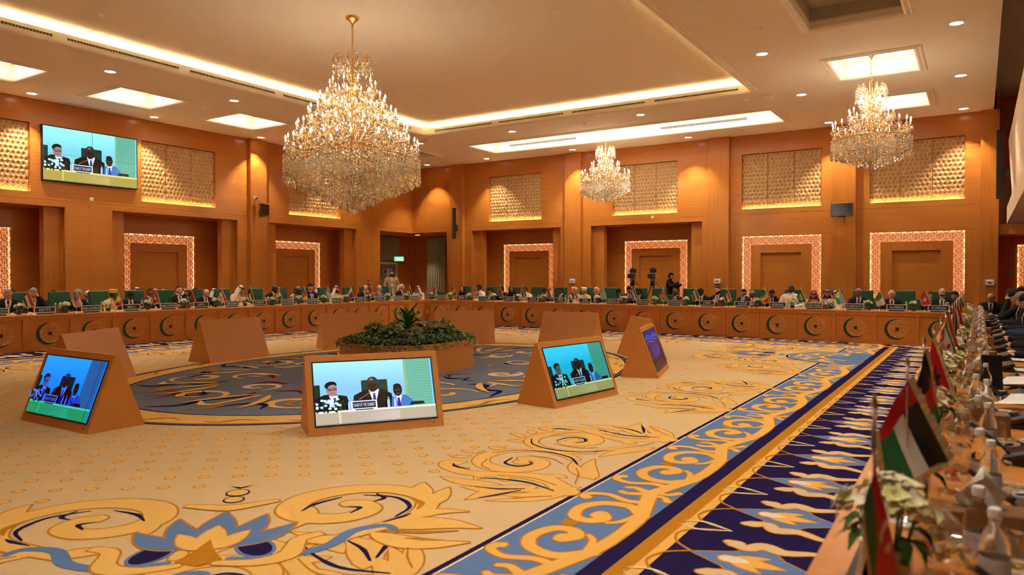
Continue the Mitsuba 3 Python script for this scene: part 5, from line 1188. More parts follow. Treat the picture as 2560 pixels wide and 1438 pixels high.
for q in [
 ('L', 22, 722, 'dark suited greying man at the far left edge behind the MOROCCO sign', dict(pose='read', turn=-25, skin='olive', hair='receding', hc='grey')),
 ('L', 79, 720, 'greying man in dark suit covering his face with one hand behind the Egyptian flag', dict(pose='brow', turn=-10, skin='olive', hair='fade', hc='grey')),
 ('L', 186, 722, 'person in dark suit hidden behind the striped Malaysian flag', dict(pose='read', hair='thick', hc='grey', skin='tan')),
 ('L', 276, 724, 'man in yellow cap and cream robe behind the green yellow red flag', dict(pose='desk', turn=25, skin='deep', top='robe', col='yellow', cap=('fez', (.60, .42, .06)))),
 ('L', 325, 729, 'man in dark suit with a white lanyard behind the MALI sign', dict(pose='read', turn=-20, skin='deep', hair='fade', lanyard=(.6, .6, .6))),
 ('L', 371, 722, 'man with glasses in grey suit left of the Maldivian flag', dict(pose='desk', turn=10, skin='brown', hair='receding', glasses='clear', col='charcoal')),
 ('L', 443, 715, 'dark haired man in black suit between the MALDIVES and LIBYA signs', dict(pose='desk', turn=5, skin='fair', hair='receding', hc='brown')),
 ('L', 508, 723, 'balding man in dark suit behind the LIBYA sign', dict(pose='read', turn=-5, skin='fair', kind='round', hair='bald', hc='brown')),
 ('L', 588, 713, 'man in white headscarf and cream robe behind the LEBANON sign', dict(GH, pose='read', turn=20, col='cream', beard=None)),
 ('L', 676, 713, 'bald man in dark suit looking down left of the COTE D IVOIRE flag', dict(pose='read', turn=15, skin='deep', kind='round', lanyard=(.5, .5, .5))),
 ('L', 738, 720, 'man in grey patterned robe and dark cap behind the COTE D IVOIRE sign', dict(pose='read', skin='deep', top='robe', col='grey', cap=('kufi', (.06, .05, .04)))),
 ('L', 777, 709, 'black haired man in black suit behind the CAMEROON sign', dict(pose='back', turn=-10, skin='olive', kind='round', hair='thick', tie=(.15, .2, .4))),
 ('L', 837, 714, 'man in white headscarf and white cloak behind the KAZAKHSTAN sign', dict(GH, pose='desk', turn=5, col='cream')),
 ('L', 905, 713, 'bald man with glasses resting his chin on his hand behind the QATAR sign', dict(pose='chin', skin='fair', kind='round', glasses='clear', hair='bald')),
 ('L', 944, 713, 'stout bald man in grey suit behind the KYRGYZ sign', dict(pose='desk', skin='fair', kind='round', col='grey', hair='bald', hc='grey')),
 ('L', 1000, 711, 'white haired man in black suit in front of the standing man', dict(pose='desk', turn=15, skin='fair', kind='old', hair='receding', hc='white')),
 ('B', 1047, 715, 'man in white headscarf at the corner of the tables behind the PALESTINE sign', dict(GH, pose='desk', turn=10, col='cream', beard=('moustache', 'black'))),
 ('B', 1160, 720, 'woman in black headscarf beside the tall chair behind the GUINEA sign', dict(pose='desk', skin='tan', scarf_=(.012, .012, .012), agal=False, top='robe', col='black')),
 ('B', 1202, 712, 'tall dark skinned man in white shirt behind the GUYANA sign', dict(pose='desk', turn=-15, skin='deep', hair='fade', top='robe', col='white', lanyard=(.02, .02, .02))),
 ('B', 1234, 724, 'woman with black hair looking down left of the Gambian flag', dict(pose='read', turn=-15, skin='tan', hair='long', col='black')),
 ('B', 1262, 715, 'dark skinned man in dark suit right of the Gambian flag', dict(pose='chin', turn=-10, skin='deep', hair='fade')),
 ('B', 1284, 724, 'woman in black headscarf left of the GABON flag', dict(pose='desk', skin='brown', scarf_=(.015, .015, .018), agal=False, top='robe', col='black')),
 ('B', 1318, 716, 'person in pale robe with dark hair behind the GABON flag', dict(pose='brow', skin='brown', hair='thick', top='robe', col='cream')),
 ('B', 1368, 722, 'person in blue suit hidden behind the Omani flag', dict(pose='read', skin='brown', hair='fade', col='blue')),
 ('B', 1406, 722, 'dark skinned man in dark suit behind the OMAN sign', dict(pose='desk', turn=-8, skin='dark', hair='fade')),
 ('B', 1439, 718, 'man in cream turban and white robe behind the Iraqi flag', dict(pose='desk', skin='olive', top='robe', col='white', cap=('turban', (.58, .48, .34)), beard=('beard', 'grey'))),
 ('B', 1464, 719, 'man with glasses in striped turban and yellow cloak above the IRAQ sign', dict(pose='desk', turn=-15, skin='olive', top='robe', col='yellow', cap=('turban', (.55, .55, .45)), beard=('beard', 'grey'), glasses='clear')),
 ('B', 1495, 717, 'bald man in black suit left of the pale blue Somali flag', dict(pose='desk', turn=-12, skin='fair', kind='round', hair='bald', hc='white', tie=(.25, .03, .03))),
 ('B', 1549, 725, 'woman with black hair tied in a bun behind the SOMALIA sign', dict(pose='read', turn=15, skin='tan', hair='long', d=1.7)),
 ('B', 1574, 716, 'man in dark suit leaning his face on his hand left of the SIERRA LEONE flag', dict(pose='brow', turn=20, skin='brown', hair='fade')),
 ('B', 1600, 724, 'man in dark suit behind the SIERRA LEONE sign, partly behind the flag', dict(pose='desk', skin='dark', hair='fade', d=1.5)),
 ('B', 1692, 723, 'bald man with glasses in black suit beside the empty chair of SURINAME', dict(pose='desk', turn=-15, skin='dark', kind='round', glasses='clear')),
 ('B', 1757, 721, 'dark skinned bald man in suit right of the Syrian flag', dict(pose='read', skin='deep', hair='fade')),
 ('B', 1797, 717, 'bearded dark haired man in black suit behind the SYRIA sign', dict(pose='desk', turn=-5, skin='fair', hair='receding', hc='dark', beard=('beard', 'black'))),
 ('B', 1863, 723, 'dark haired man looking over the shoulder of the grey haired man at SUDAN', dict(pose='desk', turn=-20, skin='olive', hair='fade', d=1.75)),
 ('B', 1883, 726, 'grey haired man bending his head behind the SUDAN sign', dict(pose='read', turn=10, skin='dark', hair='fade', hc='grey', col='charcoal')),
 ('B', 1930, 729, 'dark haired man holding his hand to his face left of the SENEGAL sign', dict(pose='brow', turn=15, skin='brown', hair='fade', d=1.6)),
 ('B', 1977, 712, 'tall bald man in white robe with a dark lanyard behind the SENEGAL sign', dict(pose='back', skin='deep', top='robe', col='white', lanyard=(.02, .02, .03))),
 ('B', 2036, 726, 'man in dark red headscarf looking down behind the SAUDI ARABIA sign', dict(pose='read', turn=8, skin='tan', scarf_=(.35, .07, .06), top='robe', col='cream', beard=('beard', 'black'))),
 ('B', 2069, 724, 'man with glasses in pink checked headscarf right of the SAUDI ARABIA sign', dict(pose='desk', turn=8, skin='tan', scarf_=PINK, top='robe', col='white', beard=('beard', 'black'), glasses='clear')),
 ('B', 2106, 726, 'person in pink checked headscarf behind the green and blue Djiboutian flag', dict(pose='read', turn=-60, skin='tan', scarf_=PINK, top='robe', col='cream', d=1.5)),
 ('B', 2150, 721, 'grey haired man in navy blue suit behind the DJIBOUTI sign', dict(pose='read', skin='brown', kind='old', hair='receding', hc='grey', col='navy')),
 ('B', 2229, 725, 'bald man with glasses in dark suit behind the ALGERIA sign', dict(pose='desk', turn=12, skin='fair', kind='round', hair='bald', hc='white', glasses='clear')),
 ('B', 2331, 728, 'man half hidden behind the red Tunisian flag and a green chair', dict(pose='desk', skin='fair', hair='fade', hc='brown', d=1.75)),
 ('B', 2357, 721, 'bald man with a black moustache and folded arms behind the TUNISIA sign', dict(pose='fold', turn=-5, skin='fair', kind='round', hair='bald', beard=('moustache', 'black'))),
 ('B', 2389, 732, 'black haired man with glasses at the right end of the back table', dict(pose='desk', turn=-8, skin='fair', hair='thick', glasses='clear', d=1.5)),
]:
    kw = dict(q[4]); d = kw.pop('d', 1.12); sit(q[0], q[1], q[2], q[3], d=d, **kw)
for q in [
 ('L', 28, 724, 'dark haired person behind the man at the MOROCCO sign', dict(skin='brown', hair='thick')),
 ('L', 130, 727, 'black haired woman with glasses in the second row above the EGYPT sign', dict(skin='fair', hair='long', glasses='clear', turn=10)),
 ('L', 217, 728, 'white haired man with thick black glasses in the second row above the MALAYSIA sign', dict(skin='tan', kind='round', hair='fade', hc='white', glasses='clear')),
 ('L', 339, 718, 'man in white headscarf in the second row between MALI and MALDIVES', dict(GH, turn=10)),
 ('L', 386, 722, 'man in white headscarf half hidden behind the Maldivian flag', dict(GH)),
 ('L', 406, 723, 'man in white headscarf and sunglasses right of the Maldivian flag', dict(GH, glasses='sun')),
 ('L', 462, 722, 'man in white headscarf behind the shoulder of the man at LIBYA', dict(GH, turn=-10)),
 ('L', 486, 720, 'bearded dark haired man in the second row right of the Libyan flag', dict(skin='olive', hair='receding', beard=('beard', 'black'), turn=-5)),
 ('L', 530, 721, 'man in white headscarf in the second row behind the balding man', dict(GH, turn=20)),
 ('L', 694, 718, 'man in white headscarf behind the COTE D IVOIRE flag', dict(GH, turn=5)),
 ('L', 744, 716, 'man in white headscarf behind the man with the dark cap', dict(GH, turn=-15)),
 ('L', 790, 718, 'man in white headscarf behind the black haired man at CAMEROON', dict(GH, turn=25)),
]:
    sit(q[0], q[1], q[2], q[3], d=2.15, **{**dict(pose='desk'), **q[4]})
# chairs
for side, pxx, lab in [('L', 55, 'EGYPT'), ('L', 163, 'MALAYSIA'), ('L', 262, 'MALI'), ('L', 352, 'MALDIVES'), ('L', 430, 'LIBYA'), ('L', 507, 'LEBANON'), ('L', 572, 'KUWAIT'), ('L', 655, 'COTE D IVOIRE'), ('L', 716, 'CAMEROON'), ('L', 768, 'KAZAKHSTAN'), ('L', 826, 'QATAR'), ('L', 887, 'KYRGYZ'), ('L', 929, 'COMOROS'), ('L', 976, 'PALESTINE'),
                       ('B', 1150, 'GUINEA'), ('B', 1215, 'GUYANA'), ('B', 1272, 'GAMBIA'), ('B', 1330, 'GABON'), ('B', 1389, 'OMAN'), ('B', 1454, 'IRAQ'), ('B', 1514, 'SOMALIA'), ('B', 1588, 'the small tripod'), ('B', 1638, 'SIERRA LEONE'), ('B', 1716, 'SURINAME'), ('B', 1810, 'SYRIA'), ('B', 1886, 'SUDAN'), ('B', 1977, 'SENEGAL'), ('B', 2074, 'SAUDI ARABIA'), ('B', 2152, 'DJIBOUTI'), ('B', 2257, 'ALGERIA'), ('B', 2354, 'TUNISIA')]:
    M, a, b = (FML, KA, KK) if side == 'L' else (FMB, KK, KE)
    chair(seat_frame(M, pxx, a, b, 1.19), 'high backed green leather chair by the %s sign' % lab if 'tripod' not in lab else 'high backed green leather chair in front of the left television camera', True, 'high backed green chairs at the tables')
for side, pxx, lab in [('L', 126, 'left of the tall chair by MALAYSIA'), ('L', 228, 'behind the MALAYSIA sign'), ('L', 306, 'behind the MALI sign'), ('L', 400, 'behind the MALDIVES sign'), ('L', 640, 'near the KUWAIT sign'), ('L', 800, 'right of the CAMEROON sign'), ('B', 1082, 'in front of the alcove curtain'), ('B', 1230, 'behind the woman left of the Gambian flag'), ('B', 1345, 'right of the GABON sign'), ('B', 1530, 'behind the SOMALIA sign'), ('B', 1660, 'behind the Surinamese flag'), ('B', 2198, 'behind the Algerian flag'), ('B', 2308, 'behind the Tunisian flag')]:
    M, a, b = (FML, KA, KK) if side == 'L' else (FMB, KK, KE)
    chair(seat_frame(M, pxx, a, b, 1.85), 'lower green leather chair ' + lab, False)
# standing men
DZ = .43
def stand_at(pxx, depth, ytop, turn, label, **kw):
    fw, rr = np.array([-math.sin(YAW), math.cos(YAW)]), np.array([math.cos(YAW), math.sin(YAW)])
    p = depth * (fw + (pxx - 1280) / 1822 * rr); sc_ = np.clip((CAM[2] + (690 - ytop) / 1822 * depth) / (1.34 + DZ), .88, 1.05)
    a = math.atan2(-p[0], p[1])            # facing the lens when turn is 0
    return person(tr(p[0], p[1], DZ * sc_) @ rz(a + math.radians(turn)), label, scale=sc_, **kw)
sit('B', 2478, 734, 'bald man with glasses and blue lanyard beyond the end of the right table', d=1.0, pose='read', skin='olive', kind='round', hair='bald', glasses='clear', lanyard=(.03, .06, .22))
stand_at(979, 27.6, 678, 10, 'man standing in front of the alcove door in pink checked headscarf and beige cloak', pose='stand', skin='tan', scarf_=PINK, top='robe', col='beige', beard=('beard', 'black'), lanyard=(.03, .03, .03))
stand_at(1672, 24.6, 684, 75, 'cameraman in black standing beside the television camera in the back niche', pose='operate', skin='olive', hair='thick', top='uniform', col='black', glasses='clear')
# ---------------------------------------------------------------- table things: flags, signs, flowers, glassware
R_, W_, G_, K_, Y_, B_ = (.50, .012, .02), (.66, .62, .52), (.012, .16, .055), (.010, .010, .011), (.70, .42, .03), (.015, .03, .20)
LB_, DG, MR, ORG = (.16, .42, .66), (.01, .11, .045), (.20, .01, .04), (.62, .20, .02)
def hs(*c): n = len(c); return [(sbox(0, i / n, 1, (i + 1) / n), k) for i, k in enumerate(c)]       # bands along the fly
def vs(*c): n = len(c); return [(sbox(i / n, 0, (i + 1) / n, 1), k) for i, k in enumerate(c)]
def star(x, y, r, n=5, a0=-PI / 2): return Polygon([(x + (r if i % 2 == 0 else r * .42) * math.cos(a0 + i * PI / n) * .67, y + (r if i % 2 == 0 else r * .42) * math.sin(a0 + i * PI / n)) for i in range(2 * n)])
def moon(x, y, r): return affinity.scale(Point(x, y).buffer(r, 10).difference(Point(x + r * .38, y).buffer(r * .8, 10)), .67, 1)
def disc(x, y, r): return affinity.scale(Point(x, y).buffer(r, 10), .67, 1)
full = sbox(0, 0, 1, 1)
FLAGS = dict(
 EGYPT=hs(R_, W_, K_) + [(disc(.5, .5, .10), Y_)], MALAYSIA=[(sbox(0, i / 14, 1, (i + 1) / 14), R_ if i % 2 == 0 else W_) for i in range(14)] + [(sbox(0, 0, .5, .57), B_), (moon(.18, .28, .2), Y_), (star(.33, .28, .17, 9), Y_)],
 MALI=vs(G_, Y_, R_), MALDIVES=[(full, R_), (sbox(.2, .22, .8, .78), G_), (affinity.scale(moon(.5, .5, .2), -1, 1), W_)], LIBYA=[(full, K_), (sbox(0, 0, 1, .25), R_), (sbox(0, .75, 1, 1), G_), (moon(.45, .5, .14), W_), (star(.56, .5, .09), W_)],
 LEBANON=[(full, W_), (sbox(0, 0, 1, .25), R_), (sbox(0, .75, 1, 1), R_), (Polygon([(.5, .27), (.36, .70), (.64, .70)]), G_)], KUWAIT=hs(G_, W_, R_) + [(Polygon([(0, 0), (.28, .33), (.28, .67), (0, 1)]), K_)], IVORY=vs(ORG, W_, G_),
 CAMEROON=vs(G_, R_, Y_) + [(star(.5, .5, .14), Y_)], KAZAKHSTAN=[(full, LB_), (disc(.52, .48, .2), Y_), (sbox(.04, 0, .09, 1), Y_)], QATAR=[(full, MR), (Polygon([(0, 0), (.3, 0)] + [p for i in range(9) for p in ((.38, (i + .5) / 9), (.3, (i + 1) / 9))] + [(0, 1)]), W_)],
 KYRGYZ=[(full, R_), (disc(.5, .5, .24), Y_), (disc(.5, .5, .10), R_)], COMOROS=hs(Y_, W_, R_, B_) + [(Polygon([(0, 0), (.45, .5), (0, 1)]), G_), (moon(.2, .5, .15), W_)], PALESTINE=hs(K_, W_, G_) + [(Polygon([(0, 0), (.42, .5), (0, 1)]), R_)],
 BISSAU=[(sbox(.35, 0, 1, .5), Y_), (sbox(.35, .5, 1, 1), G_), (sbox(0, 0, .35, 1), R_), (star(.17, .5, .14), K_)], GUINEA=vs(R_, Y_, G_), GUYANA=[(full, G_), (Polygon([(0, 0), (1, .5), (0, 1)]), W_), (Polygon([(0, .05), (.93, .5), (0, .95)]), Y_), (Polygon([(0, 0), (.5, .5), (0, 1)]), K_), (Polygon([(0, .06), (.45, .5), (0, .94)]), R_)],
 GAMBIA=[(full, W_), (sbox(0, 0, 1, .31), R_), (sbox(0, .36, 1, .64), B_), (sbox(0, .69, 1, 1), G_)], GABON=hs(G_, Y_, B_), OMAN=hs(W_, R_, G_) + [(sbox(0, 0, .28, 1), R_), (disc(.14, .18, .1), W_)], IRAQ=hs(R_, W_, K_) + [(sbox(.3, .44, .7, .56), G_)],
 SOMALIA=[(full, LB_), (star(.5, .5, .24), W_)], LEONE=hs(G_, W_, (.02, .12, .42)), SURINAME=[(full, G_), (sbox(0, .2, 1, .8), W_), (sbox(0, .3, 1, .7), R_), (star(.5, .5, .17), Y_)], SYRIA=hs(G_, W_, K_) + [(star(.25 * i, .5, .12), R_) for i in (1, 2, 3)],
 SUDAN=hs(R_, W_, K_) + [(Polygon([(0, 0), (.3, .5), (0, 1)]), G_)], SENEGAL=vs(G_, Y_, R_) + [(star(.5, .5, .14), G_)], SAUDI=[(full, DG), (sbox(.25, .68, .75, .72), W_)] + [(sbox(.2 + .07 * i, .26 + .05 * (i % 3), .24 + .07 * i, .52 + .04 * (i % 2)), W_) for i in range(9)] + [(sbox(.2, .44, .8, .48), W_)],
 DJIBOUTI=[(sbox(0, 0, 1, .5), LB_), (sbox(0, .5, 1, 1), (.02, .40, .06)), (Polygon([(0, 0), (.5, .5), (0, 1)]), W_), (star(.17, .5, .13), R_)], ALGERIA=[(sbox(0, 0, .5, 1), G_), (sbox(.5, 0, 1, 1), W_), (moon(.5, .5, .24), R_), (star(.56, .5, .12), R_)], TUNISIA=[(full, R_), (disc(.5, .5, .27), W_), (moon(.49, .5, .19), R_), (star(.53, .5, .11), R_)],
 AZERBAIJAN=hs((.02, .10, .42), R_, G_) + [(moon(.47, .5, .13), W_), (star(.58, .5, .08, 8), W_)], EMIRATES=[(sbox(.25, 0, 1, .333), K_), (sbox(.25, .333, 1, .667), W_), (sbox(.25, .667, 1, 1), G_), (sbox(0, 0, .25, 1), R_)], AFGHANISTAN=vs(K_, R_, G_), ALBANIA=[(full, R_), (unary_union([leaf((.5, .2), (.5, .85), .16), leaf((.48, .45), (.25, .25), .1), leaf((.52, .45), (.75, .25), .1), leaf((.48, .5), (.22, .55), .09), leaf((.52, .5), (.78, .55), .09)]), K_)],
 IRAN=hs(G_, W_, R_) + [(disc(.5, .5, .11), R_)], INDONESIA=hs(R_, W_), UGANDA=hs(K_, Y_, R_, K_, Y_, R_), PAKISTAN=[(full, DG), (sbox(0, 0, .25, 1), W_), (moon(.6, .5, .24), W_)], BAHRAIN=[(full, R_), (Polygon([(0, 0), (.3, 0)] + [p for i in range(5) for p in ((.42, (i + .5) / 5), (.3, (i + 1) / 5))] + [(0, 1)]), W_)], BENIN=[(sbox(.4, 0, 1, .5), Y_), (sbox(.4, .5, 1, 1), R_), (sbox(0, 0, .4, 1), G_)],
 BURKINA=hs(R_, G_) + [(star(.5, .5, .2), Y_)], TAJIK=hs(R_, W_, G_), TURKEY=[(full, R_), (moon(.4, .5, .25), W_), (star(.6, .5, .12), W_)], CHAD=vs(B_, Y_, R_), TOGO=hs(G_, Y_, G_, Y_, G_) + [(sbox(0, 0, .4, .6), R_), (star(.2, .3, .16), W_)], BRUNEI=[(full, Y_), (Polygon([(0, .2), (1, .6), (1, .8), (0, .4)]), W_)],
)
scene['satin'] = {'type': 'twosided', 'bsdf': {'type': 'principled', 'base_color': {'type': 'mesh_attribute', 'name': 'vertex_color'}, 'roughness': .4, 'specular': .5, 'sheen': .3}}
FRINGE = (.58, .46, .22)
def flag_cloth(name, A, B, D, C, seed=0, ripple=.012, nz=None):
    """cloth hanging from A with its hoist along A-B and its fly edge D-C; the points are (x, z) in the flag's plane"""
    r = np.random.default_rng(seed); A, B, C, D = map(lambda q: np.array(q, float), (A, B, C, D)); p1, p2 = r.uniform(0, 6, 2)
    b = MB(); done = None
    def place(u, v, off):
        P = ((1 - u) * (1 - v))[:, None] * A + (u * (1 - v))[:, None] * D + (u * v)[:, None] * C + ((1 - u) * v)[:, None] * B
        y = ripple * np.sin(6.5 * v + p1 + 1.5 * u) * (.3 + u) + ripple * .6 * np.sin(3 * u + p2) - off
        return np.c_[P[:, 0], y, P[:, 1]]
    grid = [sbox(i / 7, j / 7, (i + 1) / 7, (j + 1) / 7) for i in range(7) for j in range(7)]
    rest = []; layers = FLAGS[name]; cover = None
    for g, c in reversed(layers):
        g = g.intersection(full); gg = g if cover is None else g.difference(cover); cover = g if cover is None else cover.union(g); rest.append((gg, c))
    for g, c in rest:
        for cell in grid:
            q = g.intersection(cell)
            for p in polys(q):
                v, f = flat(p); 
                if len(f): b.add((place(v[:, 0], v[:, 1], 0), f), c)
    def fr(e0, e1, d0, d1, n=36):       # fringe: strands along an edge
        t = np.linspace(0, 1, n); o = np.array([d1[0] - d0[0], d1[1] - d0[1]])
        uv = np.outer(1 - t, e0) + np.outer(t, e1); L = .022 * (1 + .25 * r.uniform(-1, 1, n)); P0 = place(uv[:, 0], uv[:, 1], 0); n_ = np.array([d0, d1], float); dirv = n_[1] - n_[0]; dirv /= np.linalg.norm(dirv) + 1e-9
        P1 = P0 + np.c_[dirv[0] * L, r.uniform(-.002, .002, n), dirv[1] * L]; v = np.vstack([P0, P1]); f = [[i, i + 1, n + i + 1, n + i] for i in range(n - 1)]
        b.add((v, np.array(f)), np.repeat((np.array(FRINGE) * r.uniform(.75, 1.2, (n, 1)))[None], 2, 0).reshape(-1, 3))
    ctr = (A + B + C + D) / 4
    fr((0, 0), (1, 0), ctr, (A + D) / 2); fr((1, 0), (1, 1), ctr, (C + D) / 2 + np.array([0, -.05])); fr((0, 1), (1, 1), ctr, (B + C) / 2)
    return b
def table_flag(M, name, label, h=.46, A=(0, 0), shapeq=None, seed=0, group=None, mirror=1, ripple=.012):
    """M: foot of the staff on the table"""
    k = thing('table_flag', label, 'flag', group); tw = TW(M)
    part(k, 'base', shape(lathe([(.045, 0.0008), (.046, .008), (.02, .014), (.008, .03)], 16), 'chrome', 40, to_world=tw))
    part(k, 'staff', shape(MB().tube([(0, 0, .012), (0, 0, h)], .0035, 6).lathe([(.003, h - .002), (.008, h + .008), (.004, h + .016), (.009, h + .028), (.002, h + .05)], 8).mesh(), 'chrome', 40, to_world=tw))
    q = shapeq or [(0, h - .01), (-.085, h - .17), (.115, h - .30), (-.03, h - .335)]      # A, B, D, C
    q = [(x * mirror, z) for x, z in q]
    b = flag_cloth(name, q[0], q[1], q[2], q[3], seed, ripple); b.v = [v + [0, -.006, 0] for v in b.v]
    part(k, 'cloth', b.sh('satin', True, True, to_world=tw))
    return k
def name_sign(M, txt, label):
    k = thing('name_sign', label, 'sign'); S = M @ rx(-.12)
    part(k, 'frame', shape(xf(ext(sbox(-.20, .028, .20, .150).difference(sbox(-.185, .042, .185, .136)), .014, -.007), S @ rx(PI / 2)), 'silver_frame'))
    part(k, 'board', shape(xf(bx(-.185, .185, .042, .136, -.004, .004), S @ rx(PI / 2)), 'black'))
    part(k, 'lettering', text(txt, .048, S @ tr(0, -.0042, .089) @ rx(PI / 2), 'white_plastic', .0012, True, .34))
    part(k, 'foot', shape(xf(cbx(-.15, .15, -.04, .04, .0008, .030), M), 'black'))
    return k
P('silver_frame', (.62, .60, .56), .35)
PET = leaf_mesh(.035, .034, .35, .5, 4)
def bouquet(seed, petals=9, rose=13):
    r = np.random.default_rng(seed); b, lf = MB(), MB()
    for i in range(rose):
        a, e = r.uniform(0, 6.3), math.acos(1 - r.uniform(.0, .95)); c = np.array([.075 * math.sin(e) * math.cos(a), .075 * math.sin(e) * math.sin(a), .165 + .06 * math.cos(e)])
        base = np.array([(.66, .60, .34), (.60, .60, .22), (.70, .66, .50), (.62, .50, .28)][r.integers(0, 4)]); n = c - [0, 0, .13]; n /= np.linalg.norm(n)
        z = n; x = np.cross([.3, .5, .8], z); x /= np.linalg.norm(x); Rm = np.eye(4); Rm[:3, 0] = x; Rm[:3, 1] = np.cross(z, x); Rm[:3, 2] = z; Rm[:3, 3] = c
        b.add(arr(trimesh.creation.icosphere(1, .014)), base * .9, Rm)
        for j in range(petals):
            b.add(PET, base * r.uniform(.85, 1.12), Rm @ rz(j * 2.4) @ tr(.004, 0, -.012 + .002 * j) @ ry(-.95 + .07 * (petals - j) - .2) @ sc(.75 + .03 * (petals - j)))
    big = leaf_mesh(.06, .03, .2, .4, 4)
    for i in range(16): lf.add(big, np.array((.035, .10, .02)) * r.uniform(.5, 1.6), tr(0, 0, .12) @ rz(r.uniform(0, 6.3)) @ tr(.04, 0, r.uniform(-.01, .05)) @ ry(r.uniform(-.6, .6)))
    for i in range(8): a = r.uniform(0, 6.3); lf.tube([(.02 * math.cos(a), .02 * math.sin(a), .02), (.05 * math.cos(a), .05 * math.sin(a), .15)], .003, 4, (.04, .10, .02))
    return b.sh('leafy', True, True), lf.sh('leafy', True, True)
BQ = [bouquet(s) for s in (1, 2, 3, 4)]
VASE = shape(lathe([(.045, .0008), (.05, .004), (.05, .10), (.046, .10), (.046, .008), (.001, .008)], 20), 'thin_glass', 40); VIN = shape(lathe([(.044, .010), (.044, .085)], 14), 'vase_inside', 40)
P('vase_inside', (.015, .05, .02), .5)
def flowers(M, label, i=0, s=1., group=None):
    k = thing('flower_arrangement', label, 'flowers', group); tw = TW(M @ rz(i * 1.3) @ sc(s)); q = BQ[i % 4]
    part(k, 'vase', {**VASE, 'to_world': tw}); part(k, 'water', {**VIN, 'to_world': tw}); part(k, 'blossom', {**q[0], 'to_world': tw}, kind='stuff'); part(k, 'foliage', {**q[1], 'to_world': tw}); return k
CUP = shape(lathe([(.036, .0008), (.036, .004), (.034, .004), (.030, .088), (.028, .095), (.001, .096)], 18), 'thin_glass', 40)
BTL = shape(lathe([(.030, .0008), (.034, .006), (.034, .12), (.030, .145), (.014, .175), (.013, .19)], 18), 'bottle_glass', 40); BCAP = shape(lathe([(.0135, .19), (.0155, .192), (.0155, .212), (.013, .215)], 14), 'white_plastic', 40); BLAB = shape(lathe([(.0343, .055), (.0346, .056), (.0346, .098), (.0343, .099)], 18, False), 'label_paper', 40)
P('label_paper', (.45, .48, .50), .6); scene['bottle_glass'] = {'type': 'dielectric', 'int_ior': 1.33}
def cup(M, label, g=None): k = thing('glass', label, 'glass', g); part(k, 'bowl', {**CUP, 'to_world': TW(M)}); part(k, 'doily', shape(lathe([(.04, .0004), (.04, .0009)], 14), 'white_plastic', to_world=TW(M))); return k
def bottle(M, label, g=None, s=1.): k = thing('water_bottle', label, 'bottle', g); tw = TW(M @ sc(s)); part(k, 'body', {**BTL, 'to_world': tw}); part(k, 'cap', {**BCAP, 'to_world': tw}); part(k, 'label', {**BLAB, 'to_world': tw}); return k
P('tissue_box_wood', (.20, .085, .025), .5); P('paper_white', (.70, .68, .64), .8)
def tissue_mesh(seed):
    r = np.random.default_rng(seed); n = 9; u = np.linspace(-1, 1, n); V = []
    for q in np.linspace(0, 1, 6): V.append(np.c_[u * (.035 + .16 * q * (1 - q) - .028 * q) + .03 * q * r.uniform(-1, 1), .012 * np.sin(3 * u + 2 * q) * (1 + q) + .05 * q * q * r.uniform(-.3, 1), np.full(n, .11 + .12 * q) - .03 * q * u ** 2])
    v = np.vstack(V); f = np.array([[i * n + j, i * n + j + 1, (i + 1) * n + j + 1, (i + 1) * n + j] for i in range(5) for j in range(n - 1)]); return v, f
TIS = [shape(tissue_mesh(s), 'tissue', True) for s in (1, 2, 3)]
scene['tissue'] = {'type': 'twosided', 'bsdf': {'type': 'diffuse', 'reflectance': rgb((.72, .69, .62))}}
TBX = shape(cbx(-.12, .12, -.06, .06, .0008, .115, .005), 'tissue_box_wood'); TSL = shape(ext(affinity.scale(Point(0, 0).buffer(1, 8), .07, .018), .0015, .1145), 'black')
def tissue_box(M, label, i=0, g=None, s=1.): k = thing('tissue_box', label, 'box', g); tw = TW(M @ sc(s)); part(k, 'box', {**TBX, 'to_world': tw}); part(k, 'slot', {**TSL, 'to_world': tw}); part(k, 'tissue', {**TIS[i % 3], 'to_world': tw}); return k
def mic_console_mesh():
    b = MB(); b.add(xf(cbx(-.11, .11, -.075, .075, 0, .03, .006), tr(0, 0, .028) @ rx(-.32))); b.add(cbx(-.10, .10, -.07, .05, .0008, .03, .004)); return b
MICB = mic_console_mesh().sh('camera_black', 30); MICS = shape(xf(bx(-.05, .09, -.03, .06, .0305, .0315), tr(0, 0, .028) @ rx(-.32)), 'screen_glass')
MICN = shape(MB().tube([(-.085, .05, .045), (-.087, .08, .075)], .006, 6).tube([(-.087, .08, .075), (-.09, .19, .155)], .009, 8).mesh(), 'black_metal', 40)
def console(M, label, g=None): k = thing('microphone_console', label, 'microphone', g); tw = TW(M); part(k, 'base', {**MICB, 'to_world': tw}); part(k, 'display', {**MICS, 'to_world': tw}); part(k, 'stem', {**MICN, 'to_world': tw}); return k
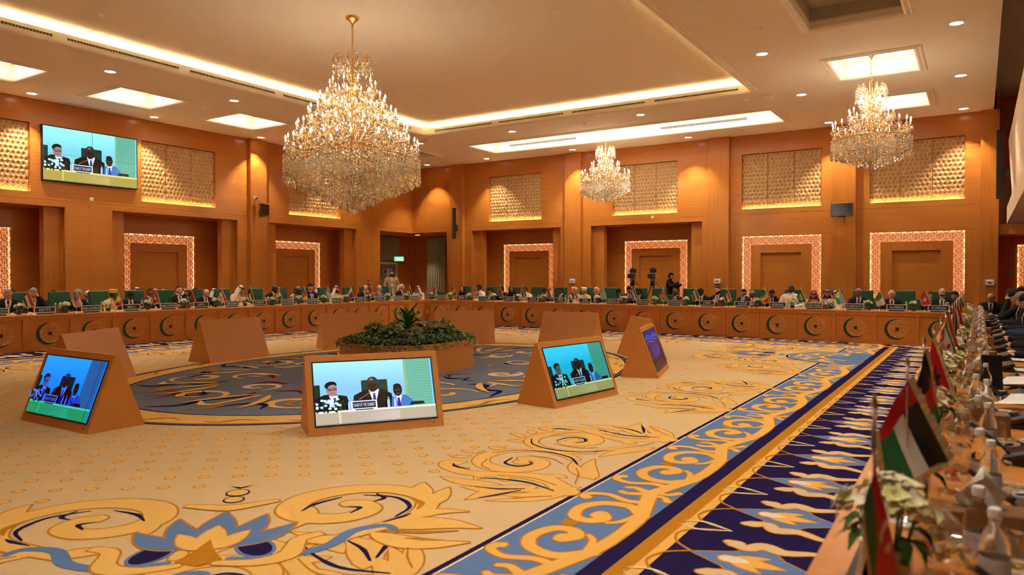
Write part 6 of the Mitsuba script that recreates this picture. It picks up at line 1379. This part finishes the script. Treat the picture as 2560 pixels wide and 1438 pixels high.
ROWS = [('L', 'MOROCCO', -8, None, None), ('L', 'EGYPT', 112, 'EGYPT', 69), ('L', 'MALAYSIA', 228, 'MALAYSIA', 190), ('L', 'MALI', 328, 'MALI', 293), ('L', 'MALDIVES', 421, 'MALDIVES', 387), ('L', 'LIBYA', 503, 'LIBYA', 477), ('L', 'LEBANON', 579, 'LEBANON', 554), ('L', 'KUWAIT', 649, 'KUWAIT', 625), ('L', "COTE D'IVOIRE", 718, 'IVORY', 696), ('L', 'CAMEROON', 781, 'CAMEROON', 760), ('L', 'KAZAKHSTAN', 842, 'KAZAKHSTAN', 820), ('L', 'QATAR', 899, 'QATAR', 877), ('L', 'KYRGYZ', 949, 'KYRGYZ', 928), ('L', 'COMOROS', 995, 'COMOROS', 980), ('L', 'PALESTINE', 1037, 'PALESTINE', 1023),
        ('B', 'GUINEA BISSAU', 1103, 'BISSAU', 1087), ('B', 'GUINEA', 1153, 'GUINEA', 1134), ('B', 'GUYANA', 1208, 'GUYANA', 1190), ('B', 'GAMBIA', 1270, 'GAMBIA', 1251), ('B', 'GABON', 1331, 'GABON', 1309), ('B', 'OMAN', 1399, 'OMAN', 1375), ('B', 'IRAQ', 1462, 'IRAQ', 1436), ('B', 'SOMALIA', 1530, 'SOMALIA', 1507), ('B', 'SIERRA LEONE', 1607, 'LEONE', 1585), ('B', 'SURINAME', 1686, 'SURINAME', 1658), ('B', 'SYRIA', 1767, 'SYRIA', 1738), ('B', 'SUDAN', 1856, 'SUDAN', 1818), ('B', 'SENEGAL', 1944, 'SENEGAL', 1912), ('B', 'SAUDI ARABIA', 2034, 'SAUDI', 2002), ('B', 'DJIBOUTI', 2136, 'DJIBOUTI', 2098), ('B', 'ALGERIA', 2242, 'ALGERIA', 2199), ('B', 'TUNISIA', 2347, 'TUNISIA', 2312)]
FLW = [47, 165, 270, 369, 459, 539, 612, 683, 747, 809, 866, 922, 969, 1018, 1078, 1126, 1172, 1234, 1296, 1360, 1427, 1494, 1563, 1638, 1715, 1807, 1892, 1981, 2077, 2172, 2285]
def on_table(side, pxx, d): M, a, b = (FML, KA, KK) if side == 'L' else (FMB, KK, KE); return seat_frame(M, pxx, a, b, d) @ tr(0, 0, TH)
CN = {'IVORY': 'Ivorian orange white green', 'LEONE': 'Sierra Leonean green white blue', 'BISSAU': 'Guinea-Bissau red yellow green', 'SAUDI': 'Saudi green'}
for i, (sd, txt, pxx, fl, fx) in enumerate(ROWS):
    name_sign(on_table(sd, pxx, .07), txt, 'black name sign in a silver frame reading ' + txt.replace("'", ' '))
    if fl: table_flag(on_table(sd, fx, .10), fl, 'small fringed %s flag on a silver staff beside the %s sign' % (CN.get(fl, fl.capitalize()), txt.replace("'", ' ')), seed=i, A=(0, 0), h=.45 + .012 * ((i * 5) % 3))
    cup(on_table(sd, (fx or pxx - 30) + 10 + (8 if sd == 'L' else 6), .20), 'upturned drinking glass by the flag at the %s place' % txt.replace("'", ' '), 'upturned glasses at the places')
    bottle(on_table(sd, pxx + (26 if sd == 'L' and pxx < 500 else 15 if pxx < 1400 else 24), .24), 'small water bottle right of the %s sign' % txt.replace("'", ' '), 'water bottles at the far places')
    console(on_table(sd, pxx + 4, .42) @ rz(PI), 'black microphone console behind the %s sign' % txt.replace("'", ' '), 'microphone consoles at the far places')
    if i % 3 == 1: tissue_box(on_table(sd, pxx + (40 if i < 5 else 22), .22), 'brown tissue box near the %s sign' % txt.replace("'", ' '), i, 'tissue boxes at the far places')
for i, pxx in enumerate(FLW):
    sd = 'L' if pxx < 1050 else 'B'; nm = min(ROWS, key=lambda r: abs(r[2] - pxx))[1].replace("'", ' ')
    left = min(ROWS, key=lambda r: abs(r[2] - pxx))[2] > pxx
    flowers(on_table(sd, pxx, .12), 'low vase of cream roses just %s of the %s sign' % ('left' if left else 'right', nm), i, 1.0, 'rose arrangements along the tables')
# ---------------------------------------------------------------- the near table along the right edge: place settings, hands and delegates
RT = lambda x, y, a=0.: tr(x, y, TH) @ rz(a)
scene['pad_green'] = {'type': 'twosided', 'bsdf': {'type': 'principled', 'base_color': rgb((.012, .075, .045)), 'roughness': .5}}
PADS = shape(cbx(-.20, .20, -.16, .16, .0008, .006, .002), 'pad_green')
def sheet(M, w, h, label, n=1, curl=.0, g=None):
    k = thing('paper', label, 'paper', g); r = np.random.default_rng(int(abs(M[1, 3]) * 1000)); b = MB()
    for i in range(n):
        u = np.linspace(-1, 1, 7); v = np.vstack([np.c_[u * w / 2, np.full(7, q * h / 2), .0012 + .0012 * i + curl * np.clip(u + .2, 0, 2) ** 2] for q in (-1, 1)]); b.add((v, np.array([[j, j + 1, 8 + j, 7 + j] for j in range(6)])), M=rz(r.uniform(-.08, .08) * i))
        b.add((v - [0, 0, .0008], np.array([[7 + j, 8 + j, j + 1, j] for j in range(6)])), M=rz(r.uniform(-.08, .08) * 0))
    part(k, 'sheet', b.sh('paper_white', True, to_world=TW(M)))
    ln = MB()
    for i in range(9): ln.box(-w * .38, w * (.38 if i % 3 else .2), h * (.34 - .08 * i), h * (.34 - .08 * i) + .003, .0012 + .0012 * n, .0014 + .0012 * n)
    if curl == 0: part(k, 'print', ln.sh('dark_grey', to_world=TW(M)), kind='stuff')
    return k
def jar(M, label, seed, s=1.):
    k = thing('candy_jar', label, 'jar'); M = M @ sc(s); tw = TW(M)
    part(k, 'bowl', shape(lathe([(.045, .0008), (.05, .006), (.02, .014), (.018, .024), (.055, .045), (.072, .075), (.074, .10), (.070, .10), (.067, .076), (.05, .05), (.002, .032)], 20), 'thin_glass', 40, to_world=tw))
    part(k, 'lid', shape(lathe([(.074, .101), (.07, .112), (.045, .142), (.02, .165), (.008, .178), (.016, .19), (.018, .203), (.010, .215), (.001, .218)], 20), 'thin_glass', 40, to_world=tw))
    r = np.random.default_rng(seed); b = MB()
    cols = [(.55, .07, .03), (.60, .36, .05), (.30, .10, .03), (.60, .50, .28), (.45, .03, .06), (.10, .25, .05)]
    for i in range(26):
        a, q = r.uniform(0, 6.3), r.uniform(0, .048); b.add(cbx(-.014, .014, -.008, .008, -.006, .006, .003), cols[r.integers(0, 6)], tr(q * math.cos(a), q * math.sin(a), .055 + r.uniform(0, .04)) @ rz(r.uniform(0, 6)) @ ry(r.uniform(-1, 1)))
    part(k, 'sweet', b.sh('vc_gloss', False, True, to_world=tw), kind='stuff'); return k
def tray(M, label, seed):
    k = thing('snack_tray', label, 'tray'); tw = TW(M); part(k, 'dish', shape(ext(sbox(-.075, -.045, .075, .045).difference(sbox(-.07, -.04, .07, .04)), .022, .0008), 'white_plastic', to_world=tw)); part(k, 'bottom', shape(bx(-.07, .07, -.04, .04, .0008, .004), 'white_plastic', to_world=tw))
    r = np.random.default_rng(seed); b = MB(); o = trimesh.creation.icosphere(1, .0085)
    for i in range(60): b.add(o, np.array((.42, .26, .09)) * r.uniform(.6, 1.4), tr(r.uniform(-.06, .06), r.uniform(-.032, .032), .012 + r.uniform(0, .012)) @ sc(1, .75, .7))
    part(k, 'nut', b.sh('vc', True, True, to_world=tw), kind='stuff'); return k
def headset(M, label):
    k = thing('headphones', label, 'headphones'); tw = TW(M); b = MB(); a = np.linspace(.15, PI - .15, 15)
    part(k, 'headband', shape(tube(np.c_[.085 * np.cos(a), .10 * np.sin(a), 0 * a + .014], .006, 6), 'black', True, to_world=tw))
    for s in (-1, 1):
        c = part(k, 'ear_cup', shape(xf(lathe([(.001, .0), (.036, .0), (.042, .010), (.042, .026), (.030, .032), (.022, .020), (.001, .018)], 18), tr(s * .085, .005, .0008)), 'black', 40, to_world=tw))
        scene[fresh(c + '__ring')] = shape(xf(lathe([(.024, .030), (.032, .034), (.034, .030)], 18, False), tr(s * .085, .005, .0012)), 'silver_frame', to_world=tw)
    part(k, 'cable', shape(tube(curve([(-.085, -.03, .005), (-.05, -.12, .004), (.06, -.16, .004), (.1, -.26, .004)], 20), .0025, 5), 'black', True, to_world=tw)); return k
def back_sign(M, label):
    k = thing('name_sign', label, 'sign'); S = M @ rx(-.22)
    part(k, 'frame', shape(xf(ext(sbox(-.20, .028, .20, .165).difference(sbox(-.185, .042, .185, .150)), .014, -.007), S @ rx(PI / 2)), 'silver_frame')); part(k, 'board', shape(xf(bx(-.185, .185, .042, .150, -.004, .004), S @ rx(PI / 2)), 'black')); part(k, 'foot', shape(xf(cbx(-.15, .15, -.03, .04, .0008, .026), M), 'black')); return k
FR = ['AZERBAIJAN', 'EMIRATES', 'AFGHANISTAN', 'ALBANIA', 'OMAN', 'IRAN', 'INDONESIA', 'UGANDA', 'BAHRAIN', 'TAJIK', 'BURKINA', 'TURKEY', 'BENIN', 'PAKISTAN', 'CHAD', 'BRUNEI', 'TOGO']
YAWS = [1.50, .50, 1.05, .50, 1.25, 1.15, 1.1, 1.45, 1.5, 1.2, 1.4, 1.3, .7, 1.3, 1.5, 1.4, 1.3]
LF = {'AZERBAIJAN': 'blue red green flag with a white crescent, nearest the camera', 'EMIRATES': 'large looking red green white black flag in front at the right', 'AFGHANISTAN': 'black red green flag behind the red green white black one', 'ALBANIA': 'red flag with a black eagle on the near right table', 'OMAN': 'flag with a red hoist right behind the eagle flag', 'IRAN': 'green white red flag two places behind the eagle flag', 'INDONESIA': 'red and white flag three places behind the eagle flag', 'BENIN': 'green flag with yellow and red near the far end of the right table'}
nth = ['first', 'second', 'third', 'fourth', 'fifth', 'sixth', 'seventh', 'eighth', 'ninth', 'tenth', 'eleventh', 'twelfth', 'thirteenth', 'fourteenth', 'fifteenth', 'sixteenth', 'seventeenth']
for i, fl in enumerate(FR):
    y = 1.70 + .875 * i; x0 = -.185 - .004 * i; w = '%s from the camera on the right table' % nth[i]; r = np.random.default_rng(50 + i)
    sq = None
    if fl == 'EMIRATES': sq = [(0, .455), (-.085, .30), (.130, .20), (-.055, .135)]
    if fl == 'AZERBAIJAN': sq = [(0, .455), (-.07, .31), (.075, .12), (-.04, .06)]
    if fl == 'ALBANIA': sq = [(-.01, .455), (-.07, .24), (.085, .14), (-.055, .13)]
    table_flag(RT(x0, y, YAWS[i]), fl, LF.get(fl, 'fringed flag hanging nearly edge on, the %s along the right table' % nth[i]), h=.48, shapeq=sq, seed=30 + i, ripple=.02)
    back_sign(RT(-.255, y + .42, -PI / 2), 'name sign seen from its end and back, ' + w)
    flowers(RT(-.19, y + (.16 if i == 1 else .30), 0), 'glass vase of pale hydrangeas and roses, ' + w, i, 1.2 if i < 5 else 1.1)
    jar(RT(-.075, y + .48), 'glass candy jar with a pointed lid, ' + w, i)
    bottle(RT(-.005 + .01 * r.uniform(-1, 1), y + .60), 'clear water bottle, ' + w + ', the further one', s=1.02); bottle(RT(.035, y + .42), 'clear water bottle, ' + w + ', the nearer one', s=1.0)
    if i % 2 == 0 or i > 9: tissue_box(RT(.005, y + .78, .05 + r.uniform(-.2, .2)), 'brown tissue box with white tissue up, ' + w, i, s=1.0)
    cup(RT(.075, y + .66), 'upturned glass, ' + w)
    tray(RT(.13, y + .60, r.uniform(-.3, .3)), 'small white tray of nuts, ' + w, i)
    console(RT(.17, y + .26, PI / 2 + r.uniform(-.15, .15)), 'black microphone console with a slanted stem, ' + w)
    if i % 2 or i < 5: headset(RT(.20, y + .50, r.uniform(0, 3)), 'black headphones with silver rings, ' + w)
    k = thing('desk_pad', 'dark green leather desk pad, ' + w, 'desk pad'); part(k, 'pad', {**PADS, 'to_world': TW(RT(.385, y + .38, PI / 2))}); part(k, 'edge', shape(ext(sbox(-.203, -.163, .203, .163).difference(sbox(-.2, -.16, .2, .16)), .007, .0008), 'black', to_world=TW(RT(.385, y + .38, PI / 2))))
    sheet(RT(.36, y + .34, PI / 2 + r.uniform(-.4, .4)) @ tr(0, 0, .007), .21, .297, 'loose printed sheet on the green pad, ' + w, 2)
    if i in (3, 4): sheet(RT(.22, y + .72, .9) @ tr(0, 0, .06) @ rx(-.15), .25, .34, 'white brochure leaning on the microphone, ' + w, 1, .03)
for y, h, l in ((5.72, .26, 'tall black stand beside the tissue box on the right table'), (11.9, .16, 'black folder standing open on the far part of the right table')):
    k = thing('display_stand', l, 'stand'); part(k, 'panel', shape(xf(cbx(-.06, .06, -.008, .008, .004, h, .003), RT(.075, y, .3) @ rx(-.1)), 'black')); part(k, 'foot', shape(xf(cbx(-.06, .06, -.05, .05, .0008, .006, .002), RT(.075, y, .3)), 'black'))
# delegates along the right table, facing the ring
for x, y, lab, kw in [
 (.70, 5.9, 'delegate in black suit at the right edge, nearest to the camera', dict(pose='desk', skin='olive')),
 (.72, 8.55, 'delegate in black suit, hand resting beside the black headphones', dict(pose='desk', skin='fair', hair='fade')),
 (.70, 9.6, 'delegate in dark suit with clasped hands and a watch at the right edge', dict(pose='read', skin='tan', hair='fade')),
 (.72, 10.6, 'delegate holding a white pen over his papers at the right edge', dict(pose='desk', skin='fair', hair='receding')),
 (.70, 11.6, 'delegate in dark blue suit with light cuffs at the right edge', dict(pose='read', skin='tan', hair='fade', col='blue')),
 (.68, 12.6, 'grey haired man bending over the right table, cut by the frame', dict(pose='read', skin='fair', kind='old', hair='fade', hc='grey')),
 (.66, 14.0, 'dark haired person behind the man with a hand on his face', dict(pose='read', skin='tan', hair='thick')),
 (.62, 15.2, 'brown haired man leaning on his hand at the right table far end', dict(pose='brow', skin='fair', hair='fade', hc='brown')),
 (.72, 16.2, 'person in black at the far right end of the table', dict(pose='desk', skin='tan', hair='thick')),
]:
    person(tr(x, y, 0) @ rz(-PI / 2), lab, scale=.97, **kw); chair(tr(x + .10, y, 0) @ rz(-PI / 2), ('green chair of the ' + lab).replace(',', ''), True)
